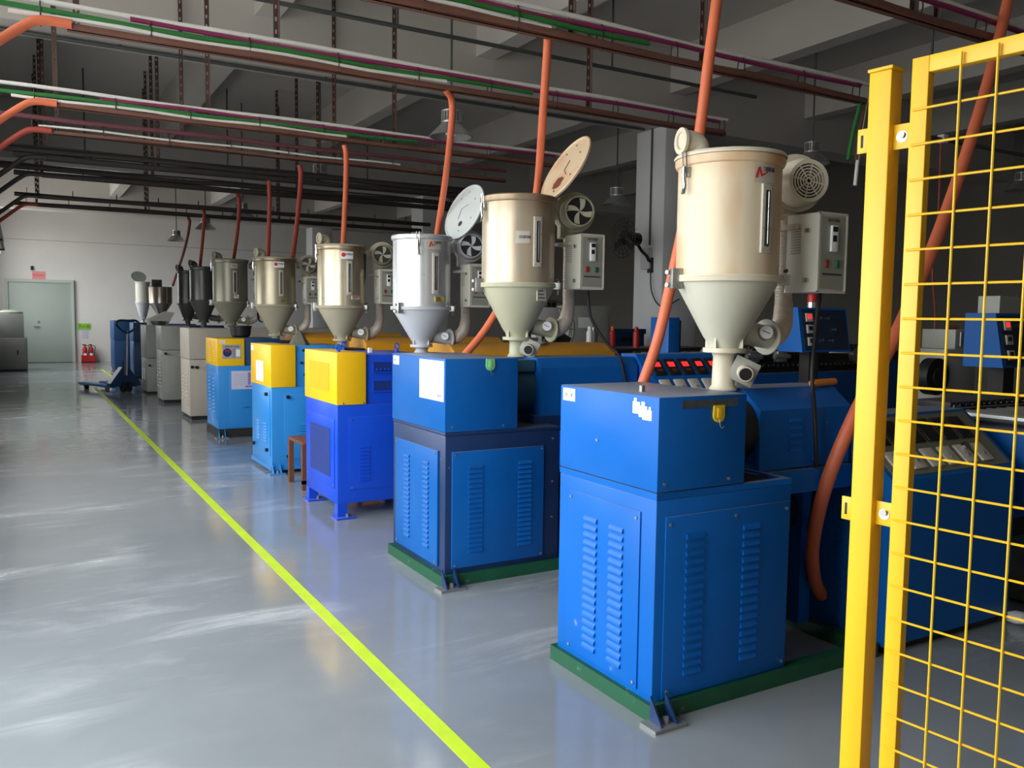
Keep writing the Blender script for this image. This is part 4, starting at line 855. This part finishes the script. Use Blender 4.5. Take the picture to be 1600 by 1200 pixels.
def pendant(x, y, z0, z1, label, w_=.42, d_=.3):
    c = thing('control_pendant', label, 'control box', (x, y, 0))
    MB().prism([(0, z0), (d_*.25, z1), (d_, z1), (d_, z0)], 'x', 0, w_).build('box_body', B2, c)
    a = math.atan2(z1-z0, d_*.25); Mx = Matrix.Translation((0, 0, z0)) @ Matrix.Rotation(a, 4, 'X'); S = math.hypot(z1-z0, d_*.25)
    p = link('front_plate', MB().box(.03, w_-.02, .015, S-.015, 0, .004).mesh('front_plate', mat('navy_plate', (26, 40, 66), .5)), c); p.matrix_local = Mx
    for k, (u, v) in enumerate(((.06, .68), (.06, .42), (.06, .14))):
        q = MB().box(u, u+.07, S*v, S*v+.06, .004, .014, .002).build('meter', PLATE, p); MB().box(u+.015, u+.055, S*v+.02, S*v+.05, .014, .0155).build('meter_window', LED if k == 0 else BLK, q)
    for u, v in ((.2, .75), (.28, .75), (.2, .25), (.3, .25), (.34, .5)): MB().cyl((u, S*v, .004), (u, S*v, .022), .012, 10).build('button', (CHROME, BLK)[int(u*100) % 2], p)
    MB().box(w_*.4, w_*.6, d_*.5, d_*.9, 0, z0).build('pendant_stand', DRK, c)
    return c
P1 = pendant(4.68, 4.05, 1.19, 1.5, 'blue control box with red beacon behind the nearest dryer box', .5, .22)
bc = thing('beacon', 'red warning beacon on top of the blue control box', 'lamp', (4.9, 4.17, 1.5)); MB().cyl((0, 0, 0), (0, 0, .04), .035, 16).build('beacon_base', CHROME, bc); MB().lathe([(.033, .04), (.034, .08), (.025, .105), (0, .112)], 16).build('beacon_dome', RED, bc)
P2 = pendant(5.27, 3.0, 1.13, 1.47, 'tall blue control box seen through the fence mesh', .6, .26)
MB().box(.1, .35, .1, .24, 1.47, 1.58).build('top_vent', GREYB, P2)
# cutter with belt wheel
ct = thing('cutter_unit', 'pale grey cutter unit with black wheel behind the fence wires', 'machine', (5.66, 3.62, 0))
MB().box(0, .35, 0, .3, .8, 1.22, .006).box(.12, .35, .02, .28, 1.22, 1.36, .004).build('cutter_body', GREYB, ct); MB().box(.05, .3, .05, .25, 0, .8).build('stand', DRK, ct)
MB().cyl((-.12, -.02, 1.03), (-.12, .06, 1.03), .13, 28).build('belt_wheel', BLK, ct); MB().cyl((-.12, -.03, 1.03), (-.12, -.02, 1.03), .06, 20).build('wheel_hub', DRK, ct)
MB().box(.14, .3, -.01, .0, 1.24, 1.34).build('guide_frame', STEEL, ct); MB().cyl((.14, .1, 1.375), (.32, .14, 1.375), .014, 8).build('orange_handle', ORG, ct)
# tools lying on the machines
tag(MB().cyl((2.92, 2.47, 1.14), (3.1, 2.5, 1.14), .015, 10).build('orange_handle_tool', mat('orange_plastic', (240, 150, 50), .45)), 'orange plastic handle lying on the nearest barrel guard', 'tool')
hose('power_cable', [at(1281, 458, 2.43), at(1274, 520, 2.41), at(1269, 590, 2.37), at(1273, 650, 2.37), at(1275, 720, 2.37), at(1270, 790, 2.45), at(1258, 860, 2.6), at(1248, 920, 2.66)], .009, RUB, 'black cable hanging from the nearest dryer box', 'cable')
hose('power_cable', [(2.95, 4.18, 1.57), (2.97, 4.16, 1.4), (3.05, 4.1, 1.25), (3.1, 4.05, 1.18), (3.14, 4.03, 1.0), (3.17, 4.03, .8)], .009, RUB, 'black cable hanging from the bronzed dryer box', 'cable')
pt_ = at(1472, 218, 4.6)
c = thing('lamp_conduit', 'dark conduit with a cord behind the yellow fence', 'conduit', (0, 4.6, pt_.z)); MB().cyl((pt_.x-.3, 0, 0), (9.5, 0, 0), .018, 8).build('conduit_tube', CND, c); MB().box(pt_.x-.02, pt_.x+.04, -.03, .03, -.03, .04).build('outlet', PVCW, c)
for x in (pt_.x-.2, 9.2): MB().cyl((x, 0, 0), (x, 0, ZC-pt_.z), .011, 6).build('drop_rod', CND, c)
hose('thin_cord', [pt_, at(1470, 230, 4.6), at(1466, 330, 4.6), at(1457, 420, 4.6), at(1461, 500, 4.6), at(1452, 585, 4.6)], .008, REDH, 'thin red cord hanging behind the fence mesh', 'cord')
for (u0, u1, m_, lab, r_) in ((1345, 1325, PVCG, 'green tube hanging from the second rack end', .014), (1352, 1338, BRN, 'brown tube hanging from the second rack end', .012), (1353, 1336, PVCW, 'white tube hanging from the second rack end', .013)):
    a = at(u0, 160, 4.12); b_ = at(u1, 250 if m_ is not PVCW else 290, 4.12); hose('drop_tube', [a, (a+b_)/2+Vector((-.01, 0, 0)), b_], r_, m_, lab, 'pipe')
# things standing on the amber covers and in the gloom between machines
def spray(x, y, z, m_, cap, label):
    s = thing('spray_can', label, 'spray can', (x, y, z)); MB().lathe([(0, 0), (.032, 0), (.032, .15), (.026, .165), (.02, .17), (0, .17)], 18).build('can_body', m_, s); MB().lathe([(.02, .17), (.02, .2), (.012, .21), (0, .21)], 14).build('cap', cap, s)
TB = T3
wt = thing('workbench', 'low dark bench behind the second extruder holding spray cans', 'bench', (4.7, 6.55, 0))
MB().box(0, 1.6, 0, .6, 1.08, 1.12, .004).build('bench_top', DRK, wt)
for a, b_ in ((.02, .02), (1.53, .02), (.02, .53), (1.53, .53)): MB().box(a, a+.05, b_, b_+.05, 0, 1.08).build('leg', DRK, wt)
spray(4.72+.08, 6.75, 1.12, PVCW, WHITE, 'white spray can on the dark bench')
spray(5.35, 6.72, 1.12, RED, RED, 'red spray can on the dark bench by the column')
spray(5.15, 6.85, 1.12, RED, mat('orange_cap', (220, 110, 50), .5), 'dark red spray can with orange nozzle on the bench')
spray(4.92, 6.85, 1.12, STEEL, STEEL, 'bare metal can on the dark bench, left one')
spray(5.0, 6.95, 1.12, STEEL, STEEL, 'bare metal can on the dark bench, right one')
jb = thing('junction_pedestal', 'grey junction box on a pedestal behind the bronzed hopper', 'junction box', (3.62, 5.82, 1.2)); MB().cyl((0, 0, 0), (0, 0, .13), .05, 6).cyl((0, 0, 0), (0, 0, .015), .085, 12).build('pedestal', GREYB, jb); MB().box(-.13, .15, -.09, .12, .13, .29, .006).build('junction_body', GREYB, jb)
pf = thing('pedestal_fan', 'black pedestal fan in the gloom behind the amber covers', 'fan', (4.45, 7.0, 0))
MB().cyl((0, 0, 0), (0, 0, 1.2), .02, 10).cyl((0, 0, 0), (0, 0, .03), .25, 24).build('fan_stand', BLK, pf)
cg = MB()
for k in range(1, 6): cg.tube([(.055*k*math.cos(t), -.1, 1.3+.055*k*math.sin(t)) for t in [2*math.pi*j/28 for j in range(29)]], .004, 5)
for k in range(12): cg.cyl((0, -.11, 1.3), (.275*math.cos(R(30*k)), -.1, 1.3+.275*math.sin(R(30*k))), .003, 5)
cg.build('fan_cage', BLK, pf); MB().cyl((0, -.08, 1.3), (0, .14, 1.3), .07, 18).build('fan_motor', BLK, pf)
bl = MB()
for k in range(3): bl.box(-.07, .07, -.075, -.07, .03, .26, 0, Matrix.Translation((0, 0, 1.3)) @ Matrix.Rotation(R(120*k), 4, 'Y') @ Matrix.Rotation(R(18), 4, 'Z'))
bl.build('fan_blade', DRK, pf)
ec = thing('electrical_cabinet', 'tall grey electrical cabinet in the gloom behind the bronzed dryer', 'cabinet', (5.35, 7.9, 0)); MB().box(0, .55, 0, .4, 0, 1.55, .006).build('cabinet_body', GRY, ec); MB().box(.03, .52, -.012, 0, .06, 1.5, .004).build('cabinet_door', GRY, ec); MB().box(.06, .09, -.03, -.012, .9, 1.05).build('handle', CHROME, ec); MB().box(.1, .3, -.014, -.012, 1.3, 1.42).build('label_plate', WHITE, ec)
cr = []
for k in range(3):
    c = thing('blue_crate', 'blue plastic crate, %s of the stack beside the column' % ('bottom', 'middle', 'top')[k], 'crate', (6.35, 8.5, .43*k), 0, 'blue crates by the column')
    MB().box(0, .55, 0, .4, 0, .4, .01).build('crate_body', DBL, c); MB().box(-.015, .565, -.015, .415, .36, .425, .006).build('crate_rim', DBL, c); MB().box(.18, .37, -.018, -.01, .27, .32).build('hand_hole', BLK, c)
# wall fan on the column
wf = thing('wall_fan', 'black wall fan fixed to the white column', 'fan', (7.35, 8.95, 2.25))
MB().box(-.03, 0, -.05, .05, -.22, -.02, .006).build('wall_bracket', BLK, wf)
MB().tube(smooth_path([(-.02, 0, -.1), (-.1, -.02, .0), (-.22, -.06, .06), (-.32, -.08, .16)], 6), .022, 8).build('arm', BLK, wf)
MB().cyl((-.3, -.08, .2), (-.52, -.1, .2), .085, 20).build('fan_motor', BLK, wf)
cg = MB()
for k in range(1, 6): cg.tube([(-.56-.02*(5-k)*0, -.1+.05*k*math.cos(t), .2+.05*k*math.sin(t)) for t in [2*math.pi*j/28 for j in range(29)]], .004, 5)
for k in range(14): cg.cyl((-.6, -.1, .2), (-.5, -.1+.25*math.cos(R(360/14*k)), .2+.25*math.sin(R(360/14*k))), .003, 5)
cg.build('fan_cage', BLK, wf)
bl = MB()
for k in range(3): bl.box(-.003, .003, -.06, .06, .03, .22, 0, Matrix.Translation((-.55, -.1, .2)) @ Matrix.Rotation(R(120*k), 4, 'X') @ Matrix.Rotation(R(18), 4, 'Z'))
bl.build('fan_blade', DRK, wf)
hose('fan_cord', [(7.3, 8.9, 2.05), (7.28, 8.85, 1.8), (7.3, 8.75, 1.62), (7.36, 8.65, 1.58), (7.6, 8.66, 1.68)], .008, RUB, 'thin black cord looping from the wall fan', 'cord')

# ================================================================== AISLE ITEMS
pj = thing('pallet_truck', 'dark blue hand pallet truck parked with its handle upright', 'pallet truck', (1.62, 16.5, 0), math.atan2(.94, -.35)-R(90))
# local +y runs along the forks
MB().prism([(-.27, .1), (-.27, .16), (-.06, .44), (.06, .44), (.27, .16), (.27, .1)], 'y', -.02, .12).build('front_cowl', PJB, pj)
for sx in (-.19, .19):
    f = MB().box(sx-.075, sx+.075, .1, 1.25, .075, .12, .006).prism([(sx-.075, .1), (sx+.075, .1), (sx+.03, .05), (sx-.03, .05)], 'y', 1.15, 1.3).build('fork', PJF, pj); MB().cyl((sx-.03, 1.1, .04), (sx+.03, 1.1, .04), .04, 14).build('load_wheel', BLK, f)
for sx in (-.05, .05): MB().cyl((sx-.025, -.02, .09), (sx+.025, -.02, .09), .09, 20).build('steer_wheel', BLK, pj)
MB().cyl((0, -.02, .3), (0, -.02, .56), .05, 16).build('pump', PJB, pj); MB().cyl((0, -.06, .3), (0, -.12, 1.08), .018, 10).build('drawbar', STEEL, pj)
MB().tube(smooth_path([(0, -.12, 1.05), (.1, -.12, 1.1), (.2, -.13, 1.2), (.15, -.13, 1.27), (0, -.13, 1.27), (-.15, -.13, 1.27), (-.2, -.13, 1.2), (-.1, -.12, 1.1), (0, -.12, 1.05)], 8), .02, 10).build('handle_loop', PJB, pj)
fx = thing('extinguisher_box', 'low red box on the floor holding fire extinguishers', 'box', (1.68, 26.72, 0))
MB().box(-.17, .17, -.13, .13, 0, .02).box(-.17, .17, -.13, -.11, 0, .2).box(-.17, .17, .11, .13, 0, .2).box(-.17, -.15, -.11, .11, 0, .2).box(.15, .17, -.11, .11, 0, .2).build('box_body', RED, fx)
for k, sx in enumerate((-.08, .075)):
    x = thing('fire_extinguisher', ('red fire extinguisher, left one in the red floor box', 'red fire extinguisher, right one in the red floor box')[k], 'extinguisher', (1.68+sx, 26.72, .02), 0, 'fire extinguishers')
    MB().lathe([(0, 0), (.062, 0), (.064, .34), (.05, .4), (.02, .43), (.02, .46), (0, .46)], 20).build('cylinder', RED, x); MB().box(-.06, .03, -.012, .012, .46, .49, .003).build('valve_lever', BLK, x)
    MB().tube(smooth_path([(.02, 0, .45), (.1, -.02, .44), (.09, -.05, .3), (.07, -.05, .15)], 6), .01, 6).build('discharge_hose', BLK, x); MB().box(-.04, .04, -.066, -.06, .12, .24).build('label_patch', WHITE, x)
GRD = mat('shaded_grey_enamel', (118, 120, 114), .5, 0, .06, 3)  # grey enamel darkened so the cabinet reads as standing in shade
lc = thing('tool_cabinet', 'grey two-tier metal cabinet at the left edge near the door', 'cabinet', (-.55, 23.0, 0))
MB().box(0, .72, 0, 1.3, .05, .78, .006).build('lower_unit', GRD, lc); MB().box(0, .66, .25, 1.3, .78, 1.36, .006).build('upper_unit', GRD, lc); MB().box(.02, .7, .02, 1.28, 0, .05).build('plinth', DRK, lc)
MB().box(.04, .68, -.012, 0, .1, .74, .003).build('cabinet_door', GRD, lc); MB().box(.5, .53, -.03, -.012, .4, .5).build('handle', BLK, lc)
sk = tag(MB().lathe([(0, 0), (.24, 0), (.26, .03), (.2, .07), (.1, .085), (0, .09)], 20, (-.15, 23.9, 1.36)).build('folded_sack', FLOORY), 'folded sack lying on top of the grey cabinet', 'sack')
hb = thing('fire_hose_box', 'red fire hose box on the wall at the left edge', 'fire box', (-.748, 21.6, .9)); MB().box(0, .24, 0, .7, 0, .9, .008).build('box_body', RED, hb); MB().box(.24, .25, .06, .64, .3, .6).build('white_plate', WHITE, hb)
# stool beside the third machine
st = thing('low_rack', 'low brown steel stand between the ultramarine and sky blue extruders', 'stand', (1.93, 6.62, 0))
MB().box(0, .5, 0, .42, .36, .39, .004).build('stand_top', WOOD, st)
for a, b_ in ((0, 0), (.46, 0), (0, .38), (.46, .38)): MB().box(a, a+.04, b_, b_+.04, 0, .36).build('leg', WOOD, st)
MB().box(0, .5, .0, .03, .05, .08).build('stretcher', WOOD, st)
# oddments at the right
tag(MB().box(4.3, 4.6, 2.18, 2.44, 0, .32, .06).build('filled_sack', FLOORY), 'khaki sack slumped beside the console seen through the fence', 'sack')
ts = MB(); bmesh.ops.create_icosphere(ts.bm, subdivisions=2, radius=.06)
for v in ts.bm.verts: v.co = Vector((v.co.x*1.2, v.co.y, v.co.z*.5))*random.uniform(.75, 1.15)
tag(ts.build('crumpled_tissue', WHITE, None, None, (4.02, 2.14, .03)), 'crumpled white tissue on the floor by the console', 'tissue')
bn = thing('parts_tray', 'white plastic tray with scraps on top of the slim grey extruder', 'tray', (2.0, 16.1, 1.2))
MB().prism([(0, 0), (.3, 0), (.42, .22), (.3, .24), (-.02, .1)], 'y', .05, .4).build('tray_body', PVCW, bn)
MB().lathe([(0, 0), (.1, 0), (.13, .07), (.12, .07), (.09, .01)], 20, (.12, -.08, 0)).build('bowl', CHROME, bn)
